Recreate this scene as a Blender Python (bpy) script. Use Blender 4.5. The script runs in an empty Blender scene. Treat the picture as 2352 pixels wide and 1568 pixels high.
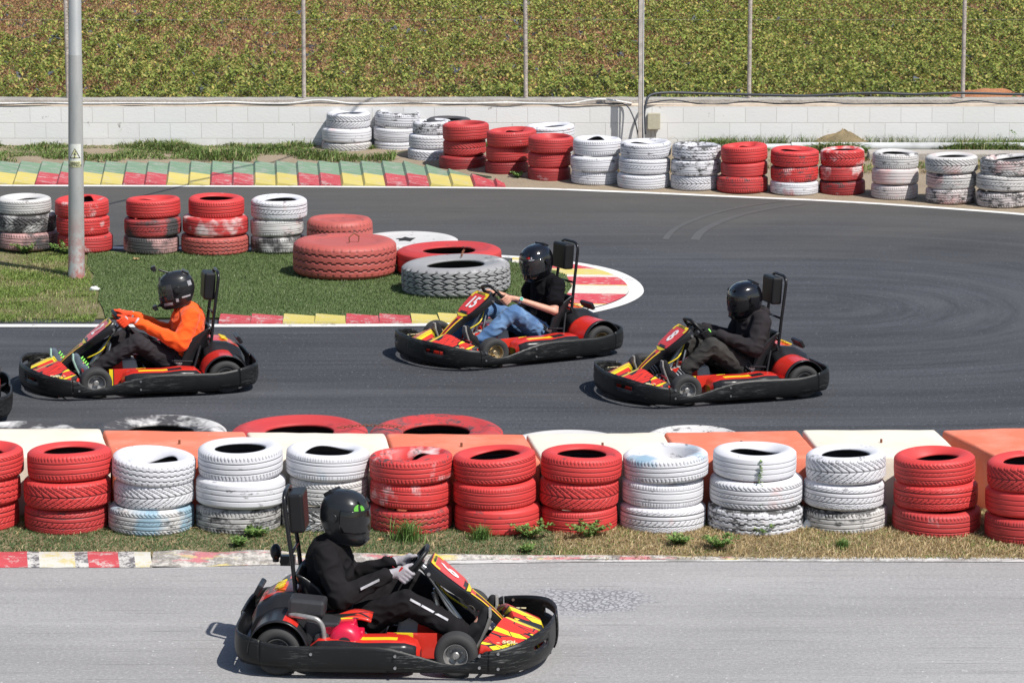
import bpy, bmesh, math, random
import numpy as np
from mathutils import Vector, Matrix, noise as mnoise, Euler
random.seed(7); RNG = np.random.default_rng(7)
PI = math.pi; R = math.radians
sc = bpy.context.scene
COL = sc.collection

# ------------------------------------------------------------------ camera / measuring
F = 8200.0; PITCH = math.atan(1508/F); CAMZ = 6.0
def G(px, py, z=0.0):
    """a point of the real place measured from the photograph (2352 px wide) at height z"""
    x = (px-1176)/F; y = (784-py)/F
    c, s = math.cos(PITCH), math.sin(PITCH)
    d = Vector((x, c + y*s, -s + y*c))
    t = (z-CAMZ)/d.z
    return Vector((d.x*t, d.y*t, z))
cam = bpy.data.cameras.new('camera'); camo = bpy.data.objects.new('camera', cam); COL.objects.link(camo)
camo.location = (0, 0, CAMZ); camo.rotation_euler = (PI/2-PITCH, 0, 0)
cam.sensor_width = 36; cam.lens = 36*F/2352; cam.clip_end = 2000; cam.clip_start = .5
sc.camera = camo

# ------------------------------------------------------------------ light
SUNDIR = Vector((.52, -.52, 1.0)).normalized()          # towards the sun
el = math.asin(SUNDIR.z); az = math.atan2(SUNDIR.x, SUNDIR.y)
w = bpy.data.worlds.new("World"); sc.world = w; w.use_nodes = True
nt = w.node_tree; bg = nt.nodes['Background']
sky = nt.nodes.new('ShaderNodeTexSky'); sky.sky_type = 'NISHITA'; sky.sun_disc = False
sky.sun_elevation = el; sky.sun_rotation = az; sky.air_density = 1.0; sky.dust_density = 1.0; sky.altitude = 50
nt.links.new(sky.outputs[0], bg.inputs[0]); bg.inputs[1].default_value = .085
sl = bpy.data.lights.new('sun', 'SUN'); so = bpy.data.objects.new('sun', sl); COL.objects.link(so)
sl.energy = 4.4; sl.angle = R(.53); sl.color = (1, .965, .91)
so.rotation_euler = SUNDIR.to_track_quat('Z', 'Y').to_euler(); so.location = (0, 20, 30)
sc.view_settings.view_transform = 'Standard'; sc.view_settings.look = 'None'
sc.view_settings.exposure = 0.42; sc.view_settings.gamma = 1.0; sc.view_settings.use_curve_mapping = False

# ------------------------------------------------------------------ materials
class NM:
    def __init__(s, name, rough=.6, spec=.5, metal=0.0):
        s.m = bpy.data.materials.new(name); s.m.use_nodes = True; s.t = s.m.node_tree
        s.b = s.t.nodes['Principled BSDF']
        s.b.inputs['Roughness'].default_value = rough
        s.b.inputs['Specular IOR Level'].default_value = spec
        s.b.inputs['Metallic'].default_value = metal
    def n(s, kind, **kw):
        x = s.t.nodes.new(kind)
        for k, v in kw.items():
            if k.startswith('i_'):
                key = k[2:]; key = int(key) if key.isdigit() else key.replace('_', ' ')
                if hasattr(v, 'is_output') or isinstance(v, bpy.types.NodeSocket): s.t.links.new(v, x.inputs[key])
                else: x.inputs[key].default_value = v
            else: setattr(x, k, v)
        return x
    def L(s, a, b): s.t.links.new(a, b)
    def pos(s): return s.n('ShaderNodeNewGeometry').outputs['Position']
    def obj(s): return s.n('ShaderNodeTexCoord').outputs['Object']
    def mapping(s, vec, scale=(1,1,1), loc=(0,0,0), rot=(0,0,0)):
        x = s.n('ShaderNodeMapping'); s.L(vec, x.inputs[0])
        x.inputs['Scale'].default_value = scale; x.inputs['Location'].default_value = loc; x.inputs['Rotation'].default_value = rot
        return x.outputs[0]
    def noise(s, vec, scale, detail=3, rough=.55, col=False, dist=0.0):
        x = s.n('ShaderNodeTexNoise'); s.L(vec, x.inputs['Vector'])
        x.inputs['Scale'].default_value = scale; x.inputs['Detail'].default_value = detail
        x.inputs['Roughness'].default_value = rough; x.inputs['Distortion'].default_value = dist
        return x.outputs['Color' if col else 'Fac']
    def ramp(s, fac, stops, interp='LINEAR'):
        x = s.n('ShaderNodeValToRGB'); s.L(fac, x.inputs[0]); cr = x.color_ramp; cr.interpolation = interp
        while len(cr.elements) < len(stops): cr.elements.new(.5)
        for e, (p, c) in zip(cr.elements, stops):
            e.position = p; e.color = c if len(c) == 4 else (*c, 1)
        return x.outputs[0]
    def thr(s, fac, a, b): return s.ramp(fac, [(a, (0,0,0)), (b, (1,1,1))] if a < b else [(b, (1,1,1)), (a, (0,0,0))])
    def mix(s, fac, a, b, mode='MIX'):
        x = s.n('ShaderNodeMix', data_type='RGBA', blend_type=mode)
        for v, i in ((fac, 0), (a, 6), (b, 7)):
            if isinstance(v, bpy.types.NodeSocket): s.L(v, x.inputs[i])
            elif i == 0: x.inputs[0].default_value = v
            else: x.inputs[i].default_value = (*v, 1) if len(v) == 3 else v
        return x.outputs[2]
    def math(s, op, a, b=0.0, c=None):
        x = s.n('ShaderNodeMath', operation=op)
        for i, v in enumerate((a, b) if c is None else (a, b, c)):
            if isinstance(v, bpy.types.NodeSocket): s.L(v, x.inputs[i])
            else: x.inputs[i].default_value = v
        return x.outputs[0]
    def color(s, c):
        if isinstance(c, bpy.types.NodeSocket): s.L(c, s.b.inputs['Base Color'])
        else: s.b.inputs['Base Color'].default_value = (*c, 1)
        return s
    def bump(s, h, strength=.3, dist=.01):
        x = s.n('ShaderNodeBump'); s.L(h, x.inputs['Height']); x.inputs['Strength'].default_value = strength
        x.inputs['Distance'].default_value = dist; s.L(x.outputs[0], s.b.inputs['Normal']); return s
def flat(name, c, rough=.5, spec=.5, metal=0, var=.12, nscale=25, bump=0):
    k = NM(name, rough, spec, metal); v = k.noise(k.obj(), nscale, 4)
    a = tuple(x*(1-var) for x in c); b = tuple(min(1, x*(1+var)) for x in c)
    k.color(k.ramp(v, [(.3, a), (.7, b)]))
    if bump: k.bump(v, bump, .004)
    return k.m

# ------------------------------------------------------------------ mesh helper
TMP = bpy.data.scenes.new('scratch')
def baked(o):
    TMP.collection.objects.link(o)
    with bpy.context.temp_override(scene=TMP, view_layer=TMP.view_layers[0]): dg = bpy.context.evaluated_depsgraph_get()
    me = bpy.data.meshes.new_from_object(o.evaluated_get(dg)); return me
class MB:
    def __init__(s): s.v = []; s.f = []; s.mi = []; s.M = Matrix.Identity(4)
    def add(s, vs, fs, mi=0):
        o = len(s.v); M = s.M
        s.v += [tuple(M @ Vector(p)) for p in vs]
        s.f += [tuple(i+o for i in f) for f in fs]
        s.mi += [mi]*len(fs)
    def box(s, c, size, rot=(0,0,0), mi=0, taper=1.0):
        x, y, z = (q/2 for q in size); E = Euler(rot).to_matrix()
        P = [Vector((sx*x*(taper if sz > 0 else 1), sy*y*(taper if sz > 0 else 1), sz*z)) for sz in (-1, 1) for sy in (-1, 1) for sx in (-1, 1)]
        s.add([Vector(c)+E@p for p in P], [(0,2,3,1),(4,5,7,6),(0,1,5,4),(2,6,7,3),(0,4,6,2),(1,3,7,5)], mi)
    def tube(s, path, r, n=10, closed=False, mi=0, caps=True, flat=1.0):
        P = [Vector(p) for p in path]; m = len(P); rs = r if isinstance(r, (list, tuple)) else [r]*m
        vs = []; up = None
        for i, p in enumerate(P):
            a = P[(i-1) % m] if (closed or i > 0) else p; b = P[(i+1) % m] if (closed or i < m-1) else p
            t = (b-a).normalized()
            if up is None:
                up = t.orthogonal().normalized()
            up = (up - t*up.dot(t))
            up = up.normalized() if up.length > 1e-6 else t.orthogonal().normalized()
            q = t.cross(up)
            for k in range(n):
                an = 2*PI*k/n; vs.append(p + (up*math.cos(an)*flat + q*math.sin(an))*rs[i])
        fs = []
        for i in range(m if closed else m-1):
            for k in range(n):
                a = i*n+k; b = i*n+(k+1) % n; c = ((i+1) % m)*n
                fs.append((a, b, c+(k+1) % n, c+k))
        if caps and not closed:
            fs.append(tuple(range(n))[::-1]); fs.append(tuple((m-1)*n+k for k in range(n)))
        s.add(vs, fs, mi)
    def cyl(s, a, b, r, r2=None, n=16, mi=0): s.tube([a, b], [r, r if r2 is None else r2], n, mi=mi)
    def lathe(s, prof, n=32, axis='Z', c=(0,0,0), mi=0, closed=False):
        vs = []
        for (r, h) in prof:
            for k in range(n):
                a = 2*PI*k/n; x, y = r*math.cos(a), r*math.sin(a)
                p = {'Z': (x, y, h), 'Y': (x, h, y), 'X': (h, x, y)}[axis]
                vs.append(Vector(p)+Vector(c))
        m = len(prof); fs = []
        for i in range(m if closed else m-1):
            for k in range(n):
                j = (i+1) % m; fs.append((i*n+k, i*n+(k+1) % n, j*n+(k+1) % n, j*n+k))
        s.add(vs, fs, mi)
    def grid(s, fn, nu, nv, mi=0, wrapu=False, skip=None, mif=None):
        vs = [fn(i/(nu if wrapu else nu-1), j/(nv-1)) for i in range(nu) for j in range(nv)]
        o = len(s.v); s.v += [tuple(s.M@Vector(p)) for p in vs]
        for i in range(nu if wrapu else nu-1):
            for j in range(nv-1):
                if skip and skip(i, j): continue
                k = (i+1) % nu
                s.f.append((o+i*nv+j, o+k*nv+j, o+k*nv+j+1, o+i*nv+j+1)); s.mi.append(mif(i, j) if mif else mi)
    def sphere(s, c, r, n=16, m=10, mi=0):
        rr = r if isinstance(r, (tuple, list)) else (r, r, r)
        def f(u, v):
            a = 2*PI*u; b = PI*v
            return Vector(c)+Vector((rr[0]*math.sin(b)*math.cos(a), rr[1]*math.sin(b)*math.sin(a), rr[2]*math.cos(b)))
        s.grid(f, n, m, mi, wrapu=True)
    def prism(s, pts, z0, z1, mi=0):
        n = len(pts); vs = [(x, y, z0) for x, y in pts]+[(x, y, z1) for x, y in pts]
        fs = [tuple(range(n))[::-1], tuple(range(n, 2*n))]+[(i, (i+1) % n, n+(i+1) % n, n+i) for i in range(n)]
        s.add(vs, fs, mi)
    def capsule(s, a, b, ra, rb, n=14, fy=1.0, up=None):
        """closed tapered capsule, cross-section flattened by fy along the axis nearest `up`"""
        a = Vector(a); b = Vector(b); t = (b-a); Ln = t.length; t.normalize()
        u = Vector(up) if up else t.orthogonal(); u = (u-t*u.dot(t)).normalized(); q = t.cross(u)
        vs = [a-t*ra*.98]; K = 5
        rings = []
        for i in range(1, K+1):
            an = PI/2*i/K; rings.append((a-t*ra*math.cos(an), ra*math.sin(an)))
        for i in range(0, K):
            an = PI/2*i/K; rings.append((b+t*rb*math.sin(an), rb*math.cos(an)))
        for c, r in rings:
            for k in range(n):
                th = 2*PI*k/n; vs.append(c+(u*math.cos(th)*fy+q*math.sin(th))*r)
        vs.append(b+t*rb*.98); m = len(rings); fs = []
        for k in range(n): fs.append((0, 1+(k+1) % n, 1+k))
        for i in range(m-1):
            for k in range(n):
                A = 1+i*n; B = 1+(i+1)*n; fs.append((A+k, A+(k+1) % n, B+(k+1) % n, B+k))
        for k in range(n): fs.append((1+(m-1)*n+k, 1+(m-1)*n+(k+1) % n, len(vs)-1))
        s.add(vs, fs)
    def text(s, body, size, M, mi=0, extrude=.0015, bold=0.0, sx=1.0, align='CENTER'):
        c = bpy.data.curves.new('t', 'FONT'); c.body = body; c.size = size; c.extrude = extrude; c.offset = bold
        c.align_x = align; c.align_y = 'CENTER'; c.resolution_u = 3
        o = bpy.data.objects.new('t', c); me = baked(o)
        s.add([M@Vector((v.co.x*sx, v.co.y, v.co.z)) for v in me.vertices], [tuple(p.vertices) for p in me.polygons], mi)
        bpy.data.objects.remove(o); bpy.data.curves.remove(c); bpy.data.meshes.remove(me)
    def mesh(s, name, mats, smooth=None):
        me = bpy.data.meshes.new(name); me.from_pydata(s.v, [], s.f)
        for m in (mats if isinstance(mats, (list, tuple)) else [mats]): me.materials.append(m)
        me.polygons.foreach_set('material_index', s.mi)
        if smooth is not None:
            me.polygons.foreach_set('use_smooth', [True]*len(me.polygons))
            if smooth < 179: me.set_sharp_from_angle(angle=R(smooth))
        me.update(); return me
    def build(s, name, mats, parent=None, smooth=None, fix=True, bevel=0, segs=2):
        me = s.mesh(name, mats, smooth)
        if fix:
            bm = bmesh.new(); bm.from_mesh(me); bmesh.ops.recalc_face_normals(bm, faces=bm.faces); bm.to_mesh(me); bm.free()
            if smooth is not None and smooth < 179: me.set_sharp_from_angle(angle=R(smooth))
        o = link(name, me, parent)
        if bevel:
            b = o.modifiers.new('bevel', 'BEVEL'); b.width = bevel; b.segments = segs; b.limit_method = 'ANGLE'; b.angle_limit = R(40)
        return o
def link(name, me, parent=None):
    o = bpy.data.objects.new(name, me); COL.objects.link(o)
    if parent: o.parent = parent
    return o
def tag(o, label=None, cat=None, group=None, kind=None):
    if label: o['label'] = label
    if cat: o['category'] = cat
    if group: o['group'] = group
    if kind: o['kind'] = kind
    return o
def empty(name, loc=(0,0,0), rz=0):
    o = bpy.data.objects.new(name, None); COL.objects.link(o); o.location = loc; o.rotation_euler = (0, 0, rz)
    o.empty_display_size = .1; return o
def children(o): return [c for c in bpy.data.objects if c.parent == o]
def copy_tree(o, parent=None):
    c = o.copy(); COL.objects.link(c); c.parent = parent
    for ch in children(o): copy_tree(ch, c)
    return c
def catmull(pts, n=8, closed=False):
    P = [Vector(p) for p in pts]; out = []; m = len(P)
    for i in range(m if closed else m-1):
        p0 = P[(i-1) % m] if (closed or i > 0) else P[0]; p1 = P[i]; p2 = P[(i+1) % m]
        p3 = P[(i+2) % m] if (closed or i < m-2) else P[-1]
        for k in range(n):
            t = k/n; out.append(.5*((2*p1)+(-p0+p2)*t+(2*p0-5*p1+4*p2-p3)*t*t+(-p0+3*p1-3*p2+p3)*t**3))
    if not closed: out.append(P[-1].copy())
    return out
def interp(x, xs, ys): return float(np.interp(x, xs, ys))
# ================================================================== SETTING
def rubber_coords(k, cx, cy):
    """coordinates that follow the racing line: straight on the left, round the hairpin on the right"""
    p = k.pos(); s = k.n('ShaderNodeSeparateXYZ'); k.L(p, s.inputs[0])
    dx = k.math('SUBTRACT', s.outputs[0], cx); dy = k.math('SUBTRACT', s.outputs[1], cy)
    px = k.math('MAXIMUM', dx, 0.0); mn = k.math('MINIMUM', dx, 0.0)
    r = k.math('SQRT', k.math('ADD', k.math('MULTIPLY', px, px), k.math('MULTIPLY', dy, dy)))
    a = k.math('ARCTAN2', dy, k.math('MAXIMUM', px, .001))
    c = k.n('ShaderNodeCombineXYZ'); k.L(r, c.inputs[0]); k.L(k.math('ADD', k.math('MULTIPLY', mn, .3), k.math('MULTIPLY', a, 1.2)), c.inputs[1])
    return c.outputs[0]
def asphalt(name, base, speck, streak, cx=3.0, cy=34.5, grain=1.0):
    k = NM(name, .85, .25); p = k.pos()
    big = k.noise(k.mapping(p, (.6, 1.2, 1)), .45, 6, .62); fine = k.noise(p, 95, 2, .7); mid = k.noise(p, 7, 4)
    col = k.ramp(big, [(.36, tuple(x*(1-.28*grain) for x in base)), (.64, tuple(x*(1+.34*grain) for x in base))])
    rc = rubber_coords(k, cx, cy)
    st = k.noise(k.mapping(rc, (2.6, .22, 1)), 1.6, 6, .62)
    st2 = k.noise(k.mapping(rc, (14, .8, 1)), 1.3, 4, .6)
    col = k.mix(k.math('MULTIPLY', k.thr(st, .46, .62), streak), col, tuple(x*.5 for x in base))
    col = k.mix(k.math('MULTIPLY', k.thr(st2, .58, .72), streak*.8), col, tuple(x*.5 for x in base))
    col = k.mix(k.math('MULTIPLY', k.thr(k.noise(p, .9, 5, .6), .62, .75), .25), col, tuple(min(1, x*1.5) for x in base))
    col = k.mix(k.ramp(fine, [(.3, (.5*grain,)*3), (.46, (0,)*3), (.58, (0,)*3), (.7, (.42*grain,)*3)]), col, k.mix(k.thr(fine, .49, .51), tuple(x*.45 for x in base), tuple(min(1, x*2.1) for x in base)))
    g2 = k.noise(p, 38, 3, .75); col = k.mix(k.math('MULTIPLY', k.thr(g2, .50, .34), grain), col, tuple(x*.55 for x in base)); col = k.mix(k.math('MULTIPLY', k.thr(g2, .54, .70), .75*grain), col, tuple(min(1, x*1.95) for x in base))
    ms = k.noise(k.mapping(rc, (9, .9, 1), (5, 1, 0)), 1.6, 5, .7); col = k.mix(k.math('MULTIPLY', k.thr(ms, .50, .66), .62*min(1, streak*1.3)), col, tuple(x*.52 for x in base)); col = k.mix(k.math('MULTIPLY', k.thr(ms, .46, .32), .4*min(1, streak*1.5)), col, tuple(x*1.5 for x in base))
    dash = k.noise(k.mapping(rc, (26, 1.6, 1)), 1.6, 3, .6); col = k.mix(k.math('MULTIPLY', k.thr(dash, .62, .68), max(.6, streak*.9)), col, tuple(x*.35 for x in base))
    lite = k.noise(k.mapping(rc, (1.1, .25, 1), (3, 8, 0)), 1.2, 5, .6); col = k.mix(k.math('MULTIPLY', k.thr(lite, .50, .66), .62*streak), col, (base[0]*1.9, base[1]*1.85, base[2]*1.72))
    if base[0] > .1:      # a crazed, whitish worn oval in the near track
        c0 = G(1345, 1379); dv = k.n('ShaderNodeVectorMath', operation='LENGTH'); k.L(k.mapping(p, (1/.44, 1/.40, 0), (-c0.x/.44, -c0.y/.40, 0)), dv.inputs[0])
        vv = k.n('ShaderNodeTexVoronoi', feature='DISTANCE_TO_EDGE'); k.L(k.mapping(p, (1, .8, 1), (0, 0, 0), (0, 0, .5)), vv.inputs['Vector']); vv.inputs['Scale'].default_value = 26
        em = k.thr(k.math('ADD', dv.outputs['Value'], k.math('MULTIPLY', k.math('SUBTRACT', k.noise(k.mapping(p, (.6, 1.4, 1)), 5, 5, .7), .5), 2.6)), 1.05, .6)
        col = k.mix(k.math('MULTIPLY', em, .72), col, k.mix(k.thr(vv.outputs['Distance'], .06, .2), (.12, .12, .14), (.43, .43, .45)))
    if base[0] < .1:
        sy = k.n('ShaderNodeSeparateXYZ'); k.L(p, sy.inputs[0]); dm = k.math('MULTIPLY', k.thr(k.math('ADD', k.math('MULTIPLY', sy.outputs[1], .02), k.math('MULTIPLY', k.noise(p, .7, 5), .12)), .80, .90), .8)
        col = k.mix(dm, col, k.mix(k.noise(k.mapping(p, (.5, 2, 1)), 1.8, 6, .7), (.060, .058, .054), (.125, .115, .098)))
    v = k.n('ShaderNodeTexVoronoi', feature='F1'); k.L(p, v.inputs['Vector']); v.inputs['Scale'].default_value = 30
    wn = k.n('ShaderNodeTexWhiteNoise'); k.L(v.outputs['Color'], wn.inputs['Vector'])
    sp = k.math('MULTIPLY', k.math('LESS_THAN', v.outputs['Distance'], .20), k.math('GREATER_THAN', wn.outputs['Value'], 1-speck))
    col = k.mix(sp, col, tuple(min(.6, x*2.2+.06) for x in base))
    col = k.mix(k.math('MULTIPLY', mid, .25), col, tuple(x*.7 for x in base))
    k.color(col); k.bump(fine, .5, .006); return k.m
M_ASPH_D = asphalt('dark asphalt', (.058, .0605, .068), .05, .6)
M_ASPH_L = asphalt('light worn asphalt', (.305, .297, .294), .02, .13, 40, 21, .42)

def soil_mat(name, a, b, c):
    k = NM(name, .95, .2); p = k.pos(); n1 = k.noise(p, 1.3, 6, .6); n2 = k.noise(p, 30, 5, .7)
    col = k.ramp(n1, [(.3, a), (.5, b), (.7, c)]); col = k.mix(k.math('MULTIPLY', n2, .55), col, tuple(x*.45 for x in a))
    k.color(col); k.bump(n2, .7, .03); return k.m
M_SOIL = soil_mat('sandy soil', (.30, .235, .165), (.36, .29, .21), (.27, .22, .15))
M_STRIP = soil_mat('strip soil', (.28, .22, .13), (.33, .26, .16), (.2, .17, .1))

def sheet(name, pts, z, mat, kind='structure'):
    mb = MB(); mb.add([(p[0], p[1], z) for p in pts], [tuple(range(len(pts)))])
    o = mb.build(name, mat); tag(o, kind=kind); return o
g = sheet('ground', [(-300, -60), (300, -60), (300, 500), (-300, 500)], -.012, M_SOIL)

# far track (dark) and near track (light)
YF = G(0, 1000)[1]
back_px = [(-400, 424), (0, 425), (600, 427), (1160, 431), (1420, 439), (1700, 451), (1900, 460), (2100, 472), (2352, 491), (2650, 520), (3000, 570)]
back = catmull([G(*p) for p in back_px], 8)
sheet('track', [(-14, 26.25), (20, 26.25), (20, back[-1].y)]+[(p.x, p.y) for p in back[::-1]]+[(-14, back[0].y)], 0, M_ASPH_D)
sheet('near_track', [(-14, 6), (16, 6), (16, G(0, 1282).y), (-14, G(0, 1294).y)], -.002, M_ASPH_L)

def paint_mat(name, c, wear=.42, under=(.16, .155, .15), sc_=9, wob=.12):
    k = NM(name, .6, .4); p = k.pos()
    n = k.noise(k.mapping(p, (.6, 1, 1)), sc_, 6, .7); n2 = k.noise(p, 60, 3, .7); n3 = k.noise(p, 1.5, 3)
    col = k.ramp(n3, [(.3, tuple(x*.85 for x in c)), (.7, c)])
    f = k.math('ADD', k.math('MULTIPLY', n, .7), k.math('MULTIPLY', n2, .3))
    col = k.mix(k.thr(f, 1-wear-.04, 1-wear+.04), col, under); k.color(col); k.bump(n2, .4, .003); return k.m
M_LINE = paint_mat('white line paint', (.74, .73, .7), .40)
M_LINEW = paint_mat('worn white line paint', (.62, .61, .59), .50, (.30, .29, .28), 5)
M_KRED = paint_mat('kerb red paint', (.47, .065, .075), .43, (.46, .36, .34), 14)
M_KYEL = paint_mat('kerb yellow paint', (.57, .47, .13), .43, (.46, .42, .3), 14)
M_KGRN = paint_mat('kerb green paint', (.175, .275, .175), .46, (.28, .30, .25), 10)
M_KWHI = paint_mat('kerb white paint', (.58, .56, .50), .46, (.5, .42, .2), 12)
M_KBLK = paint_mat('kerb black paint', (.13, .12, .125), .50, (.5, .48, .45), 16)
M_CONC = soil_mat('rough concrete', (.42, .38, .33), (.5, .46, .41), (.36, .33, .29))

def ribbon(name, path, wd, z, mat, side=1):
    mb = MB(); vs = []; n = len(path)
    for i, p in enumerate(path):
        a = path[max(0, i-1)]; b = path[min(n-1, i+1)]; t = (b-a).normalized(); nn = Vector((-t.y, t.x, 0))
        ww = wd(i) if callable(wd) else wd
        vs += [(p.x, p.y, z), (p.x+nn.x*ww*side, p.y+nn.y*ww*side, z)]
    mb.add(vs, [(2*i, 2*i+1, 2*i+3, 2*i+2) for i in range(n-1)])
    o = mb.build(name, mat); tag(o, kind='structure'); return o
ribbon('track_edge_line', back, .13, .004, M_LINE, -1)

# ---- far kerb with slanted, ridged segments
mb = MB(); seg = .268; x = -13.6; i = 0
yb0 = G(0, 423).y
def kerb_front(x): 
    return interp(x, [p.x for p in back], [p.y for p in back])+.02
def kerb_back(x):
    pts = [G(-900, 373, .08), G(930, 374, .08), G(1010, 388, .07), G(1080, 403, .05), G(1130, 416, .03), G(1175, 429, .01)]
    return interp(x, [p.x for p in pts], [p.y for p in pts])
xend = G(1162, 430).x
while x < xend:
    x1 = min(x+seg, xend); sk = .11
    colr = (0, 0, 1, 1)[(i+3) % 4]
    y0a, y0b = kerb_front(x), kerb_front(x1); yba, ybb = kerb_back(x-sk), kerb_back(x1-sk)
    full = 1.50
    def P(xx, yf, t, z): return (xx-sk*t, yf+full*t, z)
    ta = max(.04, (yba-y0a)/full); tb = max(.03, (ybb-y0b)/full)
    tm = .47
    rise = .03; gap = .026
    def zz(t, k): return .006+.065*t+rise*k
    xa = x+gap
    for (t0a, t0b, t1a, t1b, mi) in ((0, 0, min(tm, ta), min(tm, tb), colr), (tm, tm, ta, tb, 2)):
        if t1a <= t0a+1e-3 and t1b <= t0b+1e-3: continue
        t1a = max(t1a, t0a); t1b = max(t1b, t0b)
        A = P(xa, y0a, t0a, zz(t0a, 1.1)); B = P(x1, y0b, t0b, zz(t0b, 0)); C = P(x1, y0b, t1b, zz(t1b, 0)); D = P(xa, y0a, t1a, zz(t1a, 1.1))
        mb.add([A, B, C, D], [(0, 1, 2, 3)], mi)
        A0 = P(x, y0a, t0a, zz(t0a, -.1)); D0 = P(x, y0a, t1a, zz(t1a, -.1))
        mb.add([A0, A, D, D0], [(0, 1, 2, 3)], mi if mi == 2 else (1 if colr == 1 else 0))
        mb.add([D, C, (C[0], C[1]+.01, -.01), (D[0], D[1]+.01, -.01)], [(0, 1, 2, 3)], mi)
    mb.add([P(x, y0a, 0, -.01), P(x1, y0b, 0, -.01), P(x1, y0b, 0, zz(0, 0)), P(xa, y0a, 0, zz(0, 1.1))], [(0, 1, 2, 3)], colr)
    x = x1; i += 1
tag(mb.build('kerb', [M_KRED, M_KYEL, M_KGRN], fix=False), kind='structure')

# ---- dirt verge behind the far track, slightly humpy, up to the wall
WALL_Y = 46.25
def verge(u, v):
    X = -14+34*u; y0 = kerb_front(X)-.1 if X > xend else kerb_back(X)-.06
    Y = y0+(WALL_Y+.02-y0)*v
    return (X, Y, -.006+.09*min(1, v*1.4)*(1 if X < 4 else .6)+.025*v*mnoise.noise((X*1.7, Y*2, 0)))
mb = MB(); mb.grid(verge, 120, 14); tag(mb.build('dirt_verge', M_SOIL, smooth=180), kind='structure')

# ---- island
isl_px = [(-500, 753), (0, 752), (500, 752), (960, 750), (1200, 742), (1330, 725), (1420, 705), (1468, 684), (1478, 664), (1455, 640), (1400, 618), (1300, 600), (1170, 588), (900, 577), (600, 570), (0, 566), (-500, 562)]
isl = catmull([G(*p) for p in isl_px], 10)
ribbon('island_edge_line', isl, .15, .006, M_LINE, 1)
def offs(path, d):
    out = []; n = len(path)
    for i, p in enumerate(path):
        a = path[max(0, i-1)]; b = path[min(n-1, i+1)]; t = (b-a).normalized(); nn = Vector((-t.y, t.x, 0))
        out.append(p+nn*(d(i) if callable(d) else d))
    return out
i0 = [i for i, p in enumerate(isl) if p.x > G(470, 752).x and i < 60][0]
tip0 = G(1170, 744).x
tipc = G(1185, 655)                                   # the tip slab is filled: stripes run right across it
base_i = offs(isl, .15)
inner = offs(isl, .42)
# kerb blocks along the near edge
mb = MB(); s = 0; last = None; idx = 0; segl = .30
run = [i for i in range(i0, len(isl)) if isl[i].x < tip0 and i < 70]
for a, b in zip(run[:-1], run[1:]):
    L_ = (isl[b]-isl[a]).length
    k = max(1, round(L_/.05))
    for q in range(k):
        t0, t1 = q/k, (q+1)/k
        colr = (0, 0, 1, 1)[int(s/segl) % 4]; hgt = .05-.025*((s/segl) % 1)
        A = base_i[a].lerp(base_i[b], t0); B = base_i[a].lerp(base_i[b], t1); C = inner[a].lerp(inner[b], t1); D = inner[a].lerp(inner[b], t0)
        h1 = .05-.025*(((s+L_/k)/segl) % 1)
        if (s/segl) % 1 + L_/k/segl > 1: h1 = .025
        mb.add([(A.x, A.y, .008), (B.x, B.y, .008), (B.x, B.y, .012+h1*.4), (A.x, A.y, .012+hgt*.4), (C.x, C.y, .012+h1), (D.x, D.y, .012+hgt)], [(0, 1, 2, 3), (3, 2, 4, 5)], colr)
        s += L_/k
tag(mb.build('island_kerb', [M_KRED, M_KYEL], fix=False), kind='structure')
# tip slab with broad painted stripes
M_TIP = NM('painted tip slab', .7, .4); k = M_TIP; p = k.pos(); sx = k.n('ShaderNodeSeparateXYZ'); k.L(p, sx.inputs[0])
yA, yB = G(0, 735).y, G(0, 590).y
tt = k.math('DIVIDE', k.math('SUBTRACT', k.math('ADD', k.math('ADD', sx.outputs[1], k.math('MULTIPLY', sx.outputs[0], .10)), k.math('MULTIPLY', k.noise(p, 3, 3), .05)), yA), yB-yA)
redc = (.52, .06, .075); wh = (.6, .57, .5); ye = (.56, .46, .13)
# stripes measured up the slab
stv = [(0, wh), (.09, ye), (.12, wh), (.235, ye), (.25, redc), (.40, wh), (.445, wh), (.475, wh), (.53, ye), (.54, redc), (.665, wh), (.70, ye), (.80, redc), (.875, wh), (.93, ye)]
cc = k.ramp(tt, stv, 'CONSTANT'); nn = k.noise(k.mapping(p, (1, 2.2, 1)), 7, 6, .72)
cc = k.mix(k.thr(nn, .545, .63), cc, (.52, .47, .42)); k.color(cc); k.bump(k.noise(p, 60, 3), .5, .004)
slab = []
tipi = [i for i in range(len(base_i)) if base_i[i].x > tip0-.02]
poly = [base_i[i] for i in tipi]
mb = MB(); mb.add([(q.x, q.y, .014) for q in poly], [tuple(range(len(poly)))]); tag(mb.build('island_tip_slab', M_TIP.m), kind='structure')

# faint double tyre scrub on the bend
M_SCRUB = paint_mat('light tyre scrub', (.098, .095, .090), .52, (.082, .080, .076), 9)
sp_ = catmull([G(*q) for q in [(1606, 552), (1622, 532), (1660, 512), (1720, 492), (1790, 478), (1850, 470)]], 10)
ribbon('tyre_scrub', sp_, .10, .003, M_SCRUB, 1); ribbon('tyre_scrub', offs(sp_, .34), .07, .003, M_SCRUB, 1)
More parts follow.
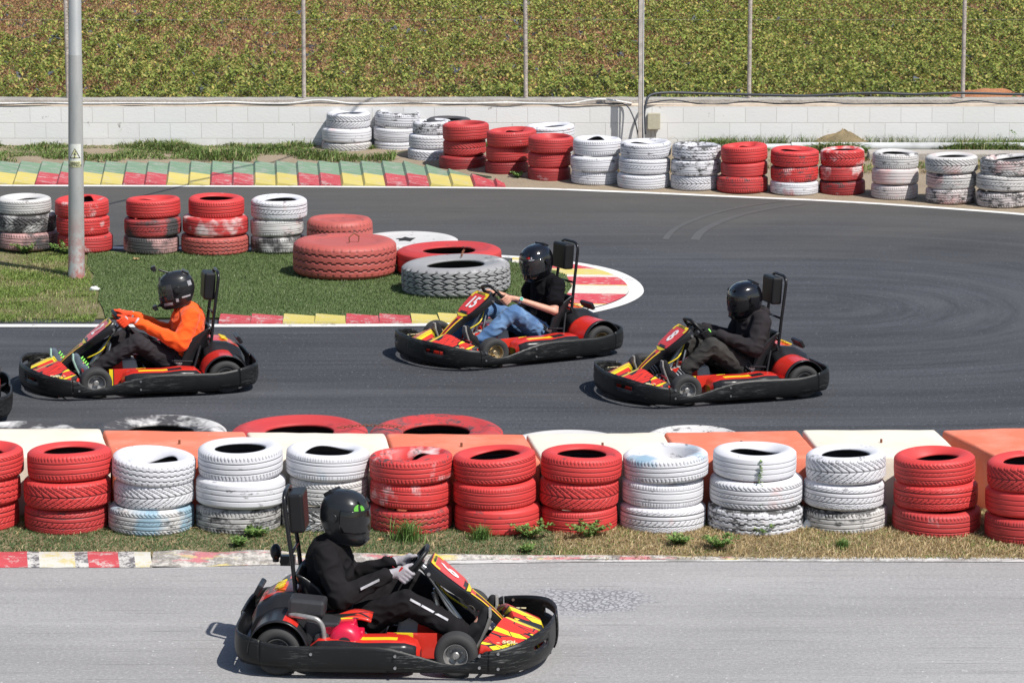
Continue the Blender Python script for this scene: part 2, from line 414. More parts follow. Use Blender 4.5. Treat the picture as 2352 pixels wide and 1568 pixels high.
# ---- turf and grass on the island
k = NM('artificial turf', .9, .15); p = k.pos(); n1 = k.noise(p, 1.2, 4); n2 = k.noise(p, 45, 4, .8)
cc = k.ramp(n1, [(.3, (.08, .13, .04)), (.7, (.12, .17, .06))]); cc = k.mix(k.thr(n2, .55, .8), cc, (.16, .18, .08)); cc = k.mix(k.thr(n2, .5, .25), cc, (.02, .04, .012))
k.color(cc); k.bump(n2, .9, .02); M_TURF = k.m
k = NM('grass soil', .95, .1); p = k.pos(); n1 = k.noise(p, 1.6, 5); n2 = k.noise(p, 40, 4, .8)
cc = k.ramp(n1, [(.35, (.15, .17, .06)), (.55, (.24, .21, .11)), (.68, (.36, .29, .19))]); k.color(k.mix(k.math('MULTIPLY', n2, .6), cc, (.05, .06, .02))); k.bump(n2, .8, .03); M_GRS = k.m
tip_turf = [G(*q) for q in [(1050, 738), (1150, 732), (1240, 716), (1295, 690), (1314, 662), (1300, 636), (1240, 615), (1165, 605), (1000, 597), (800, 590)]]
near = [inner[i] for i in range(len(inner)) if inner[i].x < G(1050, 742).x and i < 60]
far = [inner[i] for i in range(len(inner)) if inner[i].x < G(800, 580).x and i > 90]
isl_poly = near+tip_turf+far
bx = lambda y: G(245, 745).x if y < G(0, 735).y else interp(y, [G(0, 735).y, G(0, 590).y], [G(243, 735).x, G(196, 590).x])
mb = MB(); mb.add([(q.x, q.y, .010) for q in isl_poly], [tuple(range(len(isl_poly)))]); tag(mb.build('grass_ground', M_GRS), kind='structure')
mb = MB(); tp = [q for q in isl_poly if q.x > bx(q.y)]
ystart, yend = tp[0].y, tp[-1].y
tp = [Vector((bx(ystart), ystart, 0))]+tp+[Vector((bx(yend), yend, 0))]+[Vector((bx(ystart+(yend-ystart)*(1-t/8))+.03*math.sin(t*9), ystart+(yend-ystart)*(1-t/8), 0)) for t in range(1, 8)]
mb.add([(q.x, q.y, .022) for q in tp], [tuple(range(len(tp)))]); tag(mb.build('turf_carpet', M_TURF), kind='structure')

def inside(poly, X, Y):
    px = np.array([q[0] for q in poly]); py = np.array([q[1] for q in poly]); c = np.zeros(len(X), bool); j = len(px)-1
    for i in range(len(px)):
        cond = ((py[i] > Y) != (py[j] > Y)) & (X < (px[j]-px[i])*(Y-py[i])/((py[j]-py[i]) or 1e-9)+px[i]); c ^= cond; j = i
    return c
def leaf_mat(name, rough=.6, trans=.25):
    k = NM(name, rough, .3); a = k.n('ShaderNodeAttribute', attribute_name='col'); k.color(a.outputs['Color'])
    t_ = k.n('ShaderNodeBsdfTranslucent'); k.L(a.outputs['Color'], t_.inputs[0]); mx = k.n('ShaderNodeMixShader'); mx.inputs[0].default_value = .30; k.L(k.b.outputs[0], mx.inputs[1]); k.L(t_.outputs[0], mx.inputs[2]); k.L(mx.outputs[0], k.t.nodes['Material Output'].inputs['Surface'])
    return k.m
M_LEAF = leaf_mat('leaves'); 
def blades(name, P, L, W, C, mat=M_LEAF, lean=.6, bend=.4, kind='stuff'):
    """one mesh of many grass blades (two-segment tapered); P (n,3)"""
    n = len(P); a = RNG.uniform(0, 2*PI, n); le = RNG.uniform(.1, lean, n)*L
    d = np.stack([np.cos(a), np.sin(a), np.zeros(n)], 1); s = np.stack([-np.sin(a+.6), np.cos(a+.6), np.zeros(n)], 1)*W[:, None]/2
    up = np.array([0, 0, 1.0])
    m = P+d*(le*.35)[:, None]+up*(L*.6)[:, None]; t = P+d*(le*(1+bend))[:, None]+up*(L*(1-.25*(le/L)))[:, None]
    V = np.stack([P-s, P+s, m+s*.8, m-s*.8, t], 1).reshape(-1, 3)
    b = np.arange(n)*5
    quads = np.stack([b, b+1, b+2, b+3], 1); tris = np.stack([b+3, b+2, b+4], 1)
    return mesh_np(name, V, quads, tris, np.repeat(C, 5, 0), mat, kind)
def mesh_np(name, V, quads, tris, C, mat, kind='stuff'):
    me = bpy.data.meshes.new(name); nq = len(quads); ntr = len(tris) if tris is not None else 0
    me.vertices.add(len(V)); me.vertices.foreach_set('co', V.astype(np.float32).ravel())
    loops = np.concatenate([quads.ravel()]+([tris.ravel()] if ntr else [])); me.loops.add(len(loops)); me.loops.foreach_set('vertex_index', loops.astype(np.int32))
    ls = np.concatenate([np.arange(nq)*4]+([nq*4+np.arange(ntr)*3] if ntr else [])); me.polygons.add(nq+ntr); me.polygons.foreach_set('loop_start', ls.astype(np.int32))
    at = me.color_attributes.new('col', 'FLOAT_COLOR', 'POINT'); c4 = np.ones((len(V), 4), np.float32); c4[:, :3] = C; at.data.foreach_set('color', c4.ravel())
    me.materials.append(mat); me.update(); me.validate()
    o = link(name, me); 
    if kind: tag(o, kind=kind)
    return o
def pal(cols, wts, n, var=.25):
    c = np.array(cols)[RNG.choice(len(cols), n, p=np.array(wts)/sum(wts))]; return np.clip(c*RNG.uniform(1-var, 1+var, (n, 1)), 0, 1)
def nz(X, Y, s, seed=0.0): return np.array([mnoise.noise((x*s, y*s, seed)) for x, y in zip(X, Y)])
GREEN = [(.10, .17, .035), (.13, .21, .05), (.075, .12, .03), (.2, .22, .09), (.34, .29, .15)]
# turf pile
x0, x1, y0, y1 = -6.2, 1.6, G(0, 740).y, G(0, 585).y
n = 95000; X = RNG.uniform(x0, x1, n); Y = RNG.uniform(y0, y1, n); k_ = inside(tp, X, Y); X, Y = X[k_], Y[k_]; n = len(X)
P = np.stack([X, Y, np.full(n, .02)], 1)
tag(blades('artificial_grass', P, RNG.uniform(.012, .03, n), RNG.uniform(.004, .009, n), pal([(.12, .16, .06), (.15, .19, .075), (.085, .12, .045), (.27, .29, .17)], [5, 3, 3, 1], n)), 'short dark green artificial turf covering the island', 'artificial grass')
# natural grass, left of the carpet, with a few bare patches
gp = [q for q in isl_poly if q.x <= bx(q.y)+.05]; gp = [Vector((-10, gp[0].y, 0))]+[Vector((-10, inner[0].y+.05, 0))]
n = 105000; X = RNG.uniform(-7, -4.0, n); Y = RNG.uniform(G(0, 742).y, G(0, 574).y, n)
bxs = np.interp(Y, [G(0, 735).y, G(0, 590).y], [G(243, 735).x, G(196, 590).x]); keep = X < bxs-.02
nn = nz(X, Y, 1.4, 3.3); bare = (np.hypot((X-G(205, 705).x)/.45, (Y-G(205, 705).y)/.55) < 1) | (np.hypot((X-G(90, 690).x)/.35, (Y-G(90, 690).y)/.15) < 1)
keep &= (RNG.uniform(0, 1, n) < np.where(bare, .12, np.clip(.75+nn*.9, .15, 1))); X, Y, nn = X[keep], Y[keep], nn[keep]; n = len(X)
dry = np.clip(nz(X, Y, 2.1, 9.1)*1.5+.06+(Y > G(0, 645).y)*(Y < G(0, 600).y)*.22, 0, .8)
C = np.where((RNG.uniform(0, 1, n) < dry)[:, None], pal([(.36, .31, .16), (.28, .25, .11), (.44, .38, .22)], [1, 1, 1], n), pal([(.17, .25, .05), (.22, .30, .07), (.13, .19, .045), (.28, .31, .11)], [3, 4, 2, 2], n))
L = RNG.uniform(.014, .042, n)*np.clip(1+nn, .5, 1.8)
P = np.stack([X, Y, np.full(n, .008)], 1)
tag(blades('grass', P, L, RNG.uniform(.004, .010, n), C, lean=1.1), 'rough natural grass with dry patches beside the turf carpet', 'grass')

# ---- strip under the front tyre row
SY0, SY1 = G(0, 1286).y+.02, 26.25
mb = MB(); mb.grid(lambda u, v: (-14+30*u, SY0+(SY1-SY0)*v, -.004+.035*min(1, v*3)+.012*mnoise.noise((u*60, v*9, 1))), 200, 16); tag(mb.build('grass_strip_soil', M_STRIP, smooth=180), kind='structure')
n = 80000; X = RNG.uniform(-4.4, 4.6, n); Y = SY0+(25.55-SY0)*RNG.beta(1.1, 1.0, n); v = (Y-SY0)/(SY1-SY0)
nn = nz(X, Y, 2.2, 5.5); right = np.clip((X+1.2)/2.6, 0, 1)
turfy = (X < .3) & (v < .42+.1*nn)
gp_ = np.where(turfy, .95, np.clip(.82-.74*right+nn*.6, .03, .97)); isg = RNG.uniform(0, 1, n) < gp_
C = np.where(isg[:, None], np.where(turfy[:, None], pal([(.085, .14, .05), (.12, .18, .07), (.19, .22, .11)], [3, 3, 1], n), pal([(.15, .23, .05), (.21, .29, .07), (.11, .17, .04), (.28, .29, .12)], [3, 4, 2, 2], n)), pal([(.48, .37, .20), (.38, .28, .14), (.58, .47, .28), (.28, .19, .10)], [3, 3, 2, 1], n))
L = np.where(isg, np.where(turfy, RNG.uniform(.01, .025, n), RNG.uniform(.012, .035, n)), RNG.uniform(.015, .045, n))
P = np.stack([X, Y, -.004+.035*np.minimum(1, v*3)], 1)
tag(blades('dry_grass', P, L, RNG.uniform(.004, .009, n), C, lean=2.2), 'flattened straw and thin grass along the front tyre row', 'dry grass')

# ---- near kerb: red and white blocks, then broken old concrete
M_KOLD = NM('broken kerb', .9, .2); k = M_KOLD; p = k.pos(); a = k.noise(k.mapping(p, (.8, 3, 1)), 2.3, 6, .7); b = k.noise(k.mapping(p, (1, 2.5, 1), (7, 3, 0)), 1.9, 5, .7)
cc = k.mix(k.thr(k.noise(p, 13, 6, .75), .44, .58), (.24, .22, .20), (.50, .47, .43)); cc = k.mix(k.thr(a, .55, .62), cc, (.56, .46, .20)); cc = k.mix(k.thr(b, .54, .60), cc, (.46, .17, .18)); cc = k.mix(k.thr(k.noise(p, 5, 4), .63, .67), cc, (.17, .15, .15))
k.color(cc); k.bump(k.noise(p, 22, 4, .7), .8, .02)
mb = MB(); K0 = G(0, 1303).y; K1 = G(0, 1285).y+.03
segs = [(-700, -230, 0), (-230, -150, 3), (-150, -60, 2), (-60, 66, 0), (66, 93, 3), (93, 175, 2), (175, 205, 3), (205, 275, 0), (275, 312, 3), (312, 350, 2)]
for a_, b_, m_ in segs:
    xa, xb = G(a_, 1290).x, G(b_, 1290).x
    def kf(u, v, xa=xa, xb=xb): 
        y = K0+(K1-K0)*v; return (xa+(xb-xa)*u+(.02*math.sin(y*9)), y, .002+.05*math.sin(min(1, v*1.25)*PI/2)+.004*mnoise.noise(((xa+(xb-xa)*u)*9, y*9, 0)))
    mb.grid(kf, 8, 8, mi=m_)
xa = G(350, 1290).x
def kf(u, v):
    X = xa+(G(1740, 1290).x-xa)*u; fade = 1-.85*u
    y0 = K0+.22*min(1, u*1.8); y = y0+(K1+.02-y0)*v; return (X, y, .004+(.045*math.sin(min(1, v*1.25)*PI/2)+.025*mnoise.noise((X*3, y*6, 0)))*fade)
mb.grid(kf, 160, 10, mi=4)
tag(mb.build('near_kerb', [M_KRED, M_KYEL, M_KWHI, M_KBLK, M_KOLD.m], smooth=60, fix=False), kind='structure')
ln = [Vector((G(x_, 1290).x, G(0, y_).y, 0)) for x_, y_ in ((900, 1297), (1300, 1291), (1700, 1289), (2100, 1290), (2700, 1291))]
ribbon('near_edge_line', catmull(ln, 10), .13, .003, M_LINEW, 1)

# ================================================================== WALL, FENCE
k = NM('painted block wall', .85, .25); o_ = k.n('ShaderNodeSeparateXYZ'); k.L(k.pos(), o_.inputs[0]); c = k.n('ShaderNodeCombineXYZ'); k.L(o_.outputs[0], c.inputs[0]); k.L(o_.outputs[2], c.inputs[1])
br = k.n('ShaderNodeTexBrick'); k.L(k.mapping(c.outputs[0], (1, 1, 1), (0, .025, 0)), br.inputs['Vector']); br.offset = .5
for nme, val in (('Scale', 1), ('Brick Width', .405), ('Row Height', .205), ('Mortar Size', .0045), ('Mortar Smooth', .3), ('Bias', 0)): br.inputs[nme].default_value = val
br.inputs['Color1'].default_value = (.68, .685, .69, 1); br.inputs['Color2'].default_value = (.73, .735, .74, 1); br.inputs['Mortar'].default_value = (.57, .56, .55, 1)
p = k.pos(); n1 = k.noise(p, .8, 4); n2 = k.noise(p, 5, 5, .7); n3 = k.noise(k.mapping(p, (1, 1, 1.6)), 38, 4, .7)
cc = k.mix(k.math('MULTIPLY', n1, .35), br.outputs['Color'], (.55, .5, .42)); cc = k.mix(k.thr(n2, .66, .71), cc, (.30, .28, .26))
low = k.math('MULTIPLY', k.thr(o_.outputs[2], .22, .02), k.thr(n2, .3, .6)); cc = k.mix(k.math('MULTIPLY', low, .6), cc, (.40, .35, .28))
k.color(cc); hh = k.math('SUBTRACT', k.math('MULTIPLY', n3, .35), k.math('MULTIPLY', br.outputs['Fac'], .45)); k.bump(hh, .7, .012); M_WALL = k.m
M_COPE = soil_mat('old concrete beam', (.38, .36, .33), (.46, .43, .39), (.30, .28, .26))
M_CREAM = flat('cream mortar', (.66, .55, .44), .9, .2, 0, .15, 9, .4)
wall = empty('block_wall', (0, WALL_Y, 0))
def wp(name, mb, mat, bevel=0): 
    o = mb.build(name, mat, wall, bevel=bevel); o.location = (0, -WALL_Y, 0); return o
mb = MB(); mb.box((3, WALL_Y+.10, .295), (36, .20, .61)); wp('wall', mb, M_WALL, .008)
mb = MB(); mb.box((3, WALL_Y+.098, .611), (36, .19, .02)); wp('mortar_bed', mb, M_CREAM)
mb = MB()
def beam(u, v): 
    X = -15+36*u; j = .008*mnoise.noise((X*6, 0, v*3)); pr = [(0, .61), (.0, .665), (.06, .675), (.24, .675), (.26, .61)][int(round(v*4))]
    return (X, WALL_Y+.20+pr[0]+j, pr[1]+j)
mb.grid(beam, 400, 5); wp('coping_beam', mb, M_COPE)
tag(wall, 'low white painted concrete block wall with a grey coping beam along the field', 'wall')

M_POST = flat('rusty galvanised post', (.42, .37, .33), .6, .4, .2, .35, 18)
M_WIRE = flat('galvanised wire', (.35, .34, .33), .45, .5, .6)
fence = empty('wire_fence', (0, WALL_Y+.3, .6))
def postx(a, b): return G(a, b, .66).x*(WALL_Y+.3)/G(a, b, .66).y
for pxx in (-360, 154, 697, 1208, 1722, 2214, 2740):
    X = (pxx-1176)/F*(WALL_Y+.3)/math.cos(PITCH)*.985
    mb = MB(); mb.cyl((0, 0, -.02), (random.uniform(-.02, .02), 0, 2.3), .027, n=10)
    for q in range(46):
        z = .05+q*.048; mb.tube([(.029*math.cos(a), .029*math.sin(a), z+.02*a/6) for a in np.linspace(0, 6, 7)], .0022, 4)
    o = mb.build('post', M_POST, fence, smooth=60); o.location = (X, 0, 0)
mb = MB(); W_ = .055
for i in range(-260, 300):
    for sgn in (1, -1):
        x0_ = i*W_; h = 2.1; x1_ = x0_+sgn*h
        mb.add([(x0_-.0006, .03, .03), (x0_+.0006, .03, .03), (x1_+.0006, .03, .03+h), (x1_-.0006, .03, .03+h)], [(0, 1, 2, 3)])
for z in (.06, 1.1, 2.1): mb.tube([(-15, .028, z), (18, .028, z)], .0018, 4)
mb.build('chain_link', M_WIRE, fence, fix=False)
tag(fence, 'thin chain link fence on slim rusty posts above the white wall', 'fence')

# ================================================================== FIELD
k = NM('field soil', .95, .1); p = k.pos(); n1 = k.noise(p, 6, 5, .7); pl = k.noise(k.mapping(p, (1.2, .8, 1)), 2.6, 3)
cc = k.ramp(n1, [(.3, (.22, .11, .06)), (.7, (.34, .20, .11))]); cc = k.mix(k.thr(pl, .58, .61), cc, (.06, .065, .08)); k.color(cc); k.bump(n1, 1, .05)
FZ = .42
def fz(X, Y): return FZ+.0*X+.012*(Y-46)
mb = MB(); mb.grid(lambda u, v: (-40+80*u, 46.7+60*v, fz(0, 46.7+60*v)+.05*math.sin((46.7+60*v)*5.2)), 4, 240); tag(mb.build('field_soil', k.m, smooth=180), kind='structure')
# plants: a carpet of leaves standing in bushes along rows
n = 540000
Y = 46.95+(66.5-46.95)*RNG.uniform(0, 1, n)**1.15; hw = 2352/2/F*Y*1.0+1.2; X = RNG.uniform(-1, 1, n)*hw
cell = .34; gx = np.floor(X/cell); gy = np.floor(Y/.30)
hsh = np.modf(np.abs(np.sin(gx*127.1+gy*311.7)*43758.5))[0]; h2 = np.modf(np.abs(np.sin(gx*269.5+gy*183.3)*43758.5))[0]; h3 = np.modf(np.abs(np.sin(gx*39.5+gy*83.3)*23758.5))[0]
jx = (gx+.5+(hsh-.5)*.7)*cell; jy = (gy+.5+(h2-.5)*.7)*.30
ang = RNG.uniform(0, 2*PI, n); rr = np.abs(RNG.normal(0, .15, n)); X2 = jx+rr*np.cos(ang); Y2 = jy+rr*np.sin(ang)
big = nz(X2, Y2, .35, 1.7); med = nz(X2, Y2, 1.1, 4.2)
xs = X2/(Y2*2352/2/F); ys = (Y2-47)/18                       # -1..1 across, 0..1 away
brown = np.clip(.38-.17*xs+.30*ys*(xs < .3)+.12*ys+.65*big+.55*med+.25*(h3-.5)-.12, .06, .93)
isb = RNG.uniform(0, 1, n) < brown
hgt = (.10+.22*hsh)*np.clip(1-(rr/.30)**2, .05, 1)*np.where(brown > .6, .75, 1.0)
Z = fz(X2, Y2)+.03+hgt*np.where(isb, RNG.uniform(.05, .8, n), RNG.uniform(.55, 1.05, n))
keepm = RNG.uniform(0, 1, n) < np.where(brown > .6, .62, .95); 
S = np.where(isb, RNG.uniform(.026, .062, n), RNG.uniform(.03, .068, n))
C = np.where(isb[:, None], pal([(.31, .16, .075), (.40, .24, .11), (.21, .105, .05), (.48, .37, .19), (.36, .30, .12)], [4, 3, 3, 2, 2], n, .35), pal([(.20, .255, .045), (.27, .31, .06), (.135, .18, .035), (.36, .34, .10), (.46, .37, .10)], [5, 4, 3, 3.4, 1.6], n, .3))
pl_ = (RNG.uniform(0, 1, n) < np.where(X2 < 1.5, .004, .001)*np.clip(.2+2*brown, 0, 1)); C[pl_] = (.11, .12, .15); S[pl_] *= 2.6; isb[pl_] = False; Z[pl_] -= .02
X2, Y2, Z, S, C, isb = X2[keepm], Y2[keepm], Z[keepm], S[keepm], C[keepm], isb[keepm]; n = len(X2)
a = RNG.uniform(0, 2*PI, n); tilt = np.where(isb, RNG.uniform(.2, 1.5, n), np.abs(RNG.normal(.45, .3, n))); asp = np.where(isb, RNG.uniform(.15, .6, n), RNG.uniform(.55, .9, n))
d = np.stack([np.cos(a)*np.cos(tilt), np.sin(a)*np.cos(tilt), -np.sin(tilt)*np.where(isb, RNG.choice([-1, 1], n), 1)], 1)
sd = np.stack([-np.sin(a), np.cos(a), RNG.uniform(-.35, .35, n)], 1); upv = np.cross(d, sd); upv *= np.sign(upv[:, 2:3])
c0 = np.stack([X2, Y2, Z], 1); Sx = S[:, None]; asp = asp[:, None]
V = np.stack([c0-d*Sx*.5, c0-d*Sx*.02+sd*Sx*asp*.5+upv*Sx*.10, c0+d*Sx*.6-upv*Sx*.08, c0+d*Sx*.02-sd*Sx*asp*.5+upv*Sx*.10], 1)
b = np.arange(n)*4; V = V.reshape(-1, 3)
tri = np.concatenate([np.stack([b, b+1, b+2], 1), np.stack([b, b+2, b+3], 1)])
tag(mesh_np('crop_plants', V, np.zeros((0, 4), int), tri, np.repeat(C, 4, 0), M_LEAF), 'dense field of low leafy crop plants, green on the right and browning on the left', 'crop plants')

# ================================================================== POLES, CABLES, BOX
def wobble(name, pts, r, mat, n=8): mb = MB(); mb.tube(catmull(pts, 6), r, n); return mb.build(name, mat, smooth=180)
k = NM('galvanised lamp post', .45, .5, .35); o_ = k.n('ShaderNodeSeparateXYZ'); k.L(k.obj(), o_.inputs[0]); n1 = k.noise(k.mapping(k.obj(), (4, 4, .8)), 2, 5, .6); n2 = k.noise(k.obj(), 9, 5, .7)
cc = k.ramp(n1, [(.3, (.36, .37, .37)), (.7, (.50, .50, .48))]); cc = k.mix(k.math('MULTIPLY', k.thr(o_.outputs[2], .75, .15), k.thr(n2, .42, .58)), cc, (.42, .16, .14)); cc = k.mix(k.thr(k.noise(k.mapping(k.obj(), (3, 3, 1)), 12, 4, .7), .70, .74), cc, (.36, .17, .08)); k.color(cc); k.bump(n2, .15, .004)
b0 = G(176, 640); lp = empty('lamp_post', b0)
mb = MB(); mb.lathe([(.098, -.02), (.086, .02), (.081, .6), (.070, 2.3), (.0695, 2.31), (.0675, 2.315), (.048, 6.4)], 32); o = mb.build('pole', k.m, lp, smooth=50)
mb = MB(); mb.tube([(0, 0, 6.35), (0, 0, 6.7), (.1, .25, 6.95), (.2, .6, 7.05)], .03, 10); mb.box((.27, .85, 7.05), (.2, .55, .1), (0, 0, -.4)); mb.build('lamp_arm', k.m, lp, smooth=50)
lp.rotation_euler = (0, R(.9), 0)
M_STK = flat('sticker white', (.62, .63, .58), .5); M_STY = flat('sticker yellow', (.60, .60, .34), .5); M_BLK = flat('black ink', (.03, .03, .03), .5)
def curved(pts2, rad, z0):   # wrap a 2-D outline on the pole, facing the camera
    return [(math.sin(x/rad)*rad, -math.cos(x/rad)*rad, z0+y) for x, y in pts2]
mb = MB(); zs = 1.23; rr_ = .0795
def patch(x0, x1, y0, y1, mi, rad, nseg=10):
    P0 = [(x0+(x1-x0)*i/nseg, y) for y in (y0, y1) for i in range(nseg+1)]; mb.add(curved(P0, rad, zs), [(i, i+1, nseg+2+i, nseg+1+i) for i in range(nseg)], mi)
patch(-.066, .066, -.02, .17, 0, rr_); patch(-.066, .066, -.07, -.005, 1, rr_+.001)
def tri_ring(s, t, mi, rad):
    P0 = [(0, s), (s*.87, -s*.5), (-s*.87, -s*.5)]
    for i in range(3):
        a_, b_ = Vector(P0[i]), Vector(P0[(i+1) % 3])
        for q in range(5):
            u0, u1 = q/5, (q+1)/5; A, B = a_.lerp(b_, u0), a_.lerp(b_, u1); mb.add(curved([(A.x, A.y+.06), (B.x, B.y+.06), (B.x*t, B.y*t+.06), (A.x*t, A.y*t+.06)], rad, zs), [(0, 1, 2, 3)], mi)
tri_ring(.068, .0, 1, rr_+.002); tri_ring(.068, .84, 2, rr_+.003)
mb.add(curved([(.006, .10), (-.012, .062), (.0, .064), (-.008, .032), (-.013, .036), (-.006, .018), (.004, .032), (-.001, .034), (.012, .072), (.0, .070), (.012, .098)], rr_+.0035, zs), [tuple(range(11))], 2)
for t_, yy in (('RIESGO', -.026), ('ELÉCTRICO', -.052)):
    m2 = MB(); m2.text(t_, .030, Matrix.Identity(4), extrude=0, bold=.0006); mb.add(curved([(x_, y_+yy) for x_, y_, _ in m2.v], rr_+.003, zs), m2.f, 2)
o = mb.build('warning_sticker', [M_STK, M_STY, M_BLK], lp, fix=False); o['label'] = 'white and yellow electrical hazard sticker'
tag(lp, 'tall grey metal lamp post with rust red paint at its foot and a hazard sticker', 'lamp post')

M_STEEL = flat('weathered steel', (.50, .46, .42), .55, .4, .2, .25, 12); M_DARKC = flat('black cable', (.035, .04, .05), .45); M_GREYC = flat('grey cable', (.5, .5, .5), .5)
def PX(px, Y, z=.3): return (px-1176)/F*(Y*math.cos(PITCH)+(CAMZ-z)*math.sin(PITCH))
UY = WALL_Y-.32; UX = PX(1470, UY)
up = empty('utility_pole', (UX, UY, 0))
mb = MB(); mb.box((0, 0, 2.4), (.050, .050, 4.9)); mb.build('pole', M_STEEL, up, bevel=.006)
mb = MB(); mb.tube([(.03, .03, .05), (.035, .035, 1.2), (.030, .03, 2.6), (.03, .03, 4.6)], .009, 8); mb.tube([(-.02, -.030, 1.0), (-.028, -.01, 1.6), (-.03, .01, 3), (-.03, .0, 4.6)], .005, 8); mb.build('riser_cable', M_DARKC, up, smooth=60)
mb = MB(); mb.tube([(.04, -.02, .02), (.05, -.025, .25), (.038, -.025, .5), (.036, -.02, 1.1), (.036, -.02, 4.5)], .008, 8); mb.build('conduit', M_GREYC, up, smooth=60)
tag(up, 'thin square steel utility pole with cables standing against the white wall', 'utility pole')
M_BOX = flat('beige plastic', (.44, .41, .31), .5, .4, 0, .08)
jb = empty('junction_box', (PX(1501, WALL_Y), WALL_Y-.06, .42))
mb = MB(); mb.box((0, 0, 0), (.16, .10, .20)); mb.build('housing', M_BOX, jb, bevel=.008)
mb = MB(); mb.box((0, -.058, 0), (.166, .018, .212)); mb.build('lid', M_BOX, jb, bevel=.006)
mb = MB(); [mb.cyl((sx*.068, -.066, sz*.09), (sx*.068, -.071, sz*.09), .006, n=8) for sx in (-1, 1) for sz in (-1, 1)]; mb.build('lid_screws', M_STEEL, jb, smooth=50)
for a_, b_ in (((-.03, 0, -.1), (-.03, 0, -.3)), ((.02, 0, -.1), (.03, 0, -.33))): mb = MB(); mb.tube([a_, b_], .010, 8); mb.build('conduit', M_STEEL, jb, smooth=50)
tag(jb, 'beige junction box fixed low on the white wall beside the utility pole', 'junction box')
def wl(px, py, dy=-.02): 
    q = G(px, py, .7); Y = WALL_Y+dy; t = Y/q.y; return (q.x*t, Y, CAMZ+(q.z-CAMZ)*t)
thick = [wl(1482, 308, -.18), wl(1479, 270, -.18), wl(1484, 236, -.15), wl(1496, 218, -.1), wl(1540, 213, -.05)]+[wl(1540+80*i, 214+[0, 1, 3, 5, 6, 2, 0, 3, 0, 1, 3, 2][i % 12], .0) for i in range(1, 13)]
tag(wobble('black_conduit', thick, .017, M_DARKC, 10), 'thick black conduit rising by the junction box and running along the wall top', 'cable')
def onwall(x0, x1, y, amp, n=22, dy=.02, seed=1):
    r_ = random.Random(seed); return [(x0+(x1-x0)*i/n, WALL_Y+dy+r_.uniform(-.02, .02), y+max(0, r_.uniform(-.3, 1))*amp*(i % 3 == 1)) for i in range(n+1)]
tag(wobble('wall_cable', onwall(-9, UX-.1, .634, .06, 26, .06, 3), .012, flat('white cable', (.62, .62, .60), .5)), 'pale cable lying along the wall top left of the utility pole', 'cable')
tag(wobble('wall_cable', onwall(-9, UX-.1, .630, .015, 26, .0, 4), .007, M_DARKC), 'thin black cable lying along the wall edge left of the utility pole', 'cable')
tag(wobble('wall_cable', onwall(UX+.1, 9, .632, .05, 22, .05, 5), .008, M_DARKC), 'thin dark cable looping along the wall top right of the utility pole', 'cable')
dro = [(UX-.45, WALL_Y-.005, .64), (UX-.2, WALL_Y-.03, .635), (UX-.1, WALL_Y-.12, .52), (UX-.03, WALL_Y-.25, .3), (UX, WALL_Y-.33, .03)]
tag(wobble('drop_cable', dro, .009, M_DARKC), 'black cable dropping from the wall top to the foot of the utility pole', 'cable')
# overhead cable: its shadow falls across the far track
A = G(262, 466); B = G(640, 374)
def lift(q, z): return (q.x+SUNDIR.x/SUNDIR.z*z, q.y+SUNDIR.y/SUNDIR.z*z, z)
dAB = (B-A); pa = A-dAB*.04; pb = B+dAB*1.2
tag(wobble('overhead_cable', [lift(pa, 4.9), lift(A+dAB*.25, 4.75), lift(A+dAB*.6, 4.8), lift(pb, 5.4)], .017, M_DARKC), 'overhead cable that casts a thin shadow on the track', 'cable')

# ---- pipe, mound, slab, rubble behind the far tyres
k0 = G(1735, 322); 
mb = MB(); pth = [(G(1640, 327).x, 46.0, .09), (G(1900, 322).x, 46.0, .10)]; mb.tube(pth, .050, 16); mb.tube([(pth[1][0]-.6, 46, .103), (12, 45.95, .10)], .062, 16)
tag(mb.build('pipe', flat('grey plastic pipe', (.44, .45, .45), .55, .3, 0, .2, 3), smooth=60), 'pale grey drain pipe lying along the foot of the wall', 'pipe')
MX, MY = PX(1952, 45.3), G(0, 350).y
def mound(u, v):
    r_ = v*.68; a_ = 2*PI*u; h = .33*max(0, 1-v)**1.0*(1+.25*mnoise.noise((math.cos(a_)*1.5, math.sin(a_)*1.5, 2)))+.05*mnoise.noise((math.cos(a_)*r_*6, math.sin(a_)*r_*6, 0))*(1-v)
    return (MX+r_*math.cos(a_)*1.1, MY+r_*math.sin(a_)*.8, -.02+h)
mb = MB(); mb.grid(mound, 40, 16, wrapu=True); tag(mb.build('dirt_mound', soil_mat('mound soil', (.24, .19, .11), (.30, .23, .13), (.16, .13, .08)), smooth=180), 'low heap of brown soil against the pipe behind the tyres', 'mound')
mb = MB(); mb.box((G(2180, 352).x, 45.2, .07), (2.3, .35, .16), (0, 0, -.05)); tag(mb.build('concrete_slab', M_CONC, bevel=.02), 'flat pale concrete slab lying behind the dirty white tyre stacks', 'slab')
mb = MB(); ox = PX(2272, 47.1, .5)
mb.grid(lambda u, v: (ox*1.0+.62*(u-.5)*2+.0, 46.95+.5*v, .52+.22*math.sin(PI*min(1, v*1.3))*math.sin(PI*u)**.5+.03*mnoise.noise((u*7, v*5, 0))), 26, 12); tag(mb.build('soil_heap', soil_mat('orange soil', (.42, .17, .08), (.52, .24, .12), (.35, .14, .07)), smooth=180), 'orange heap of soil behind the wall at the right', 'soil heap')
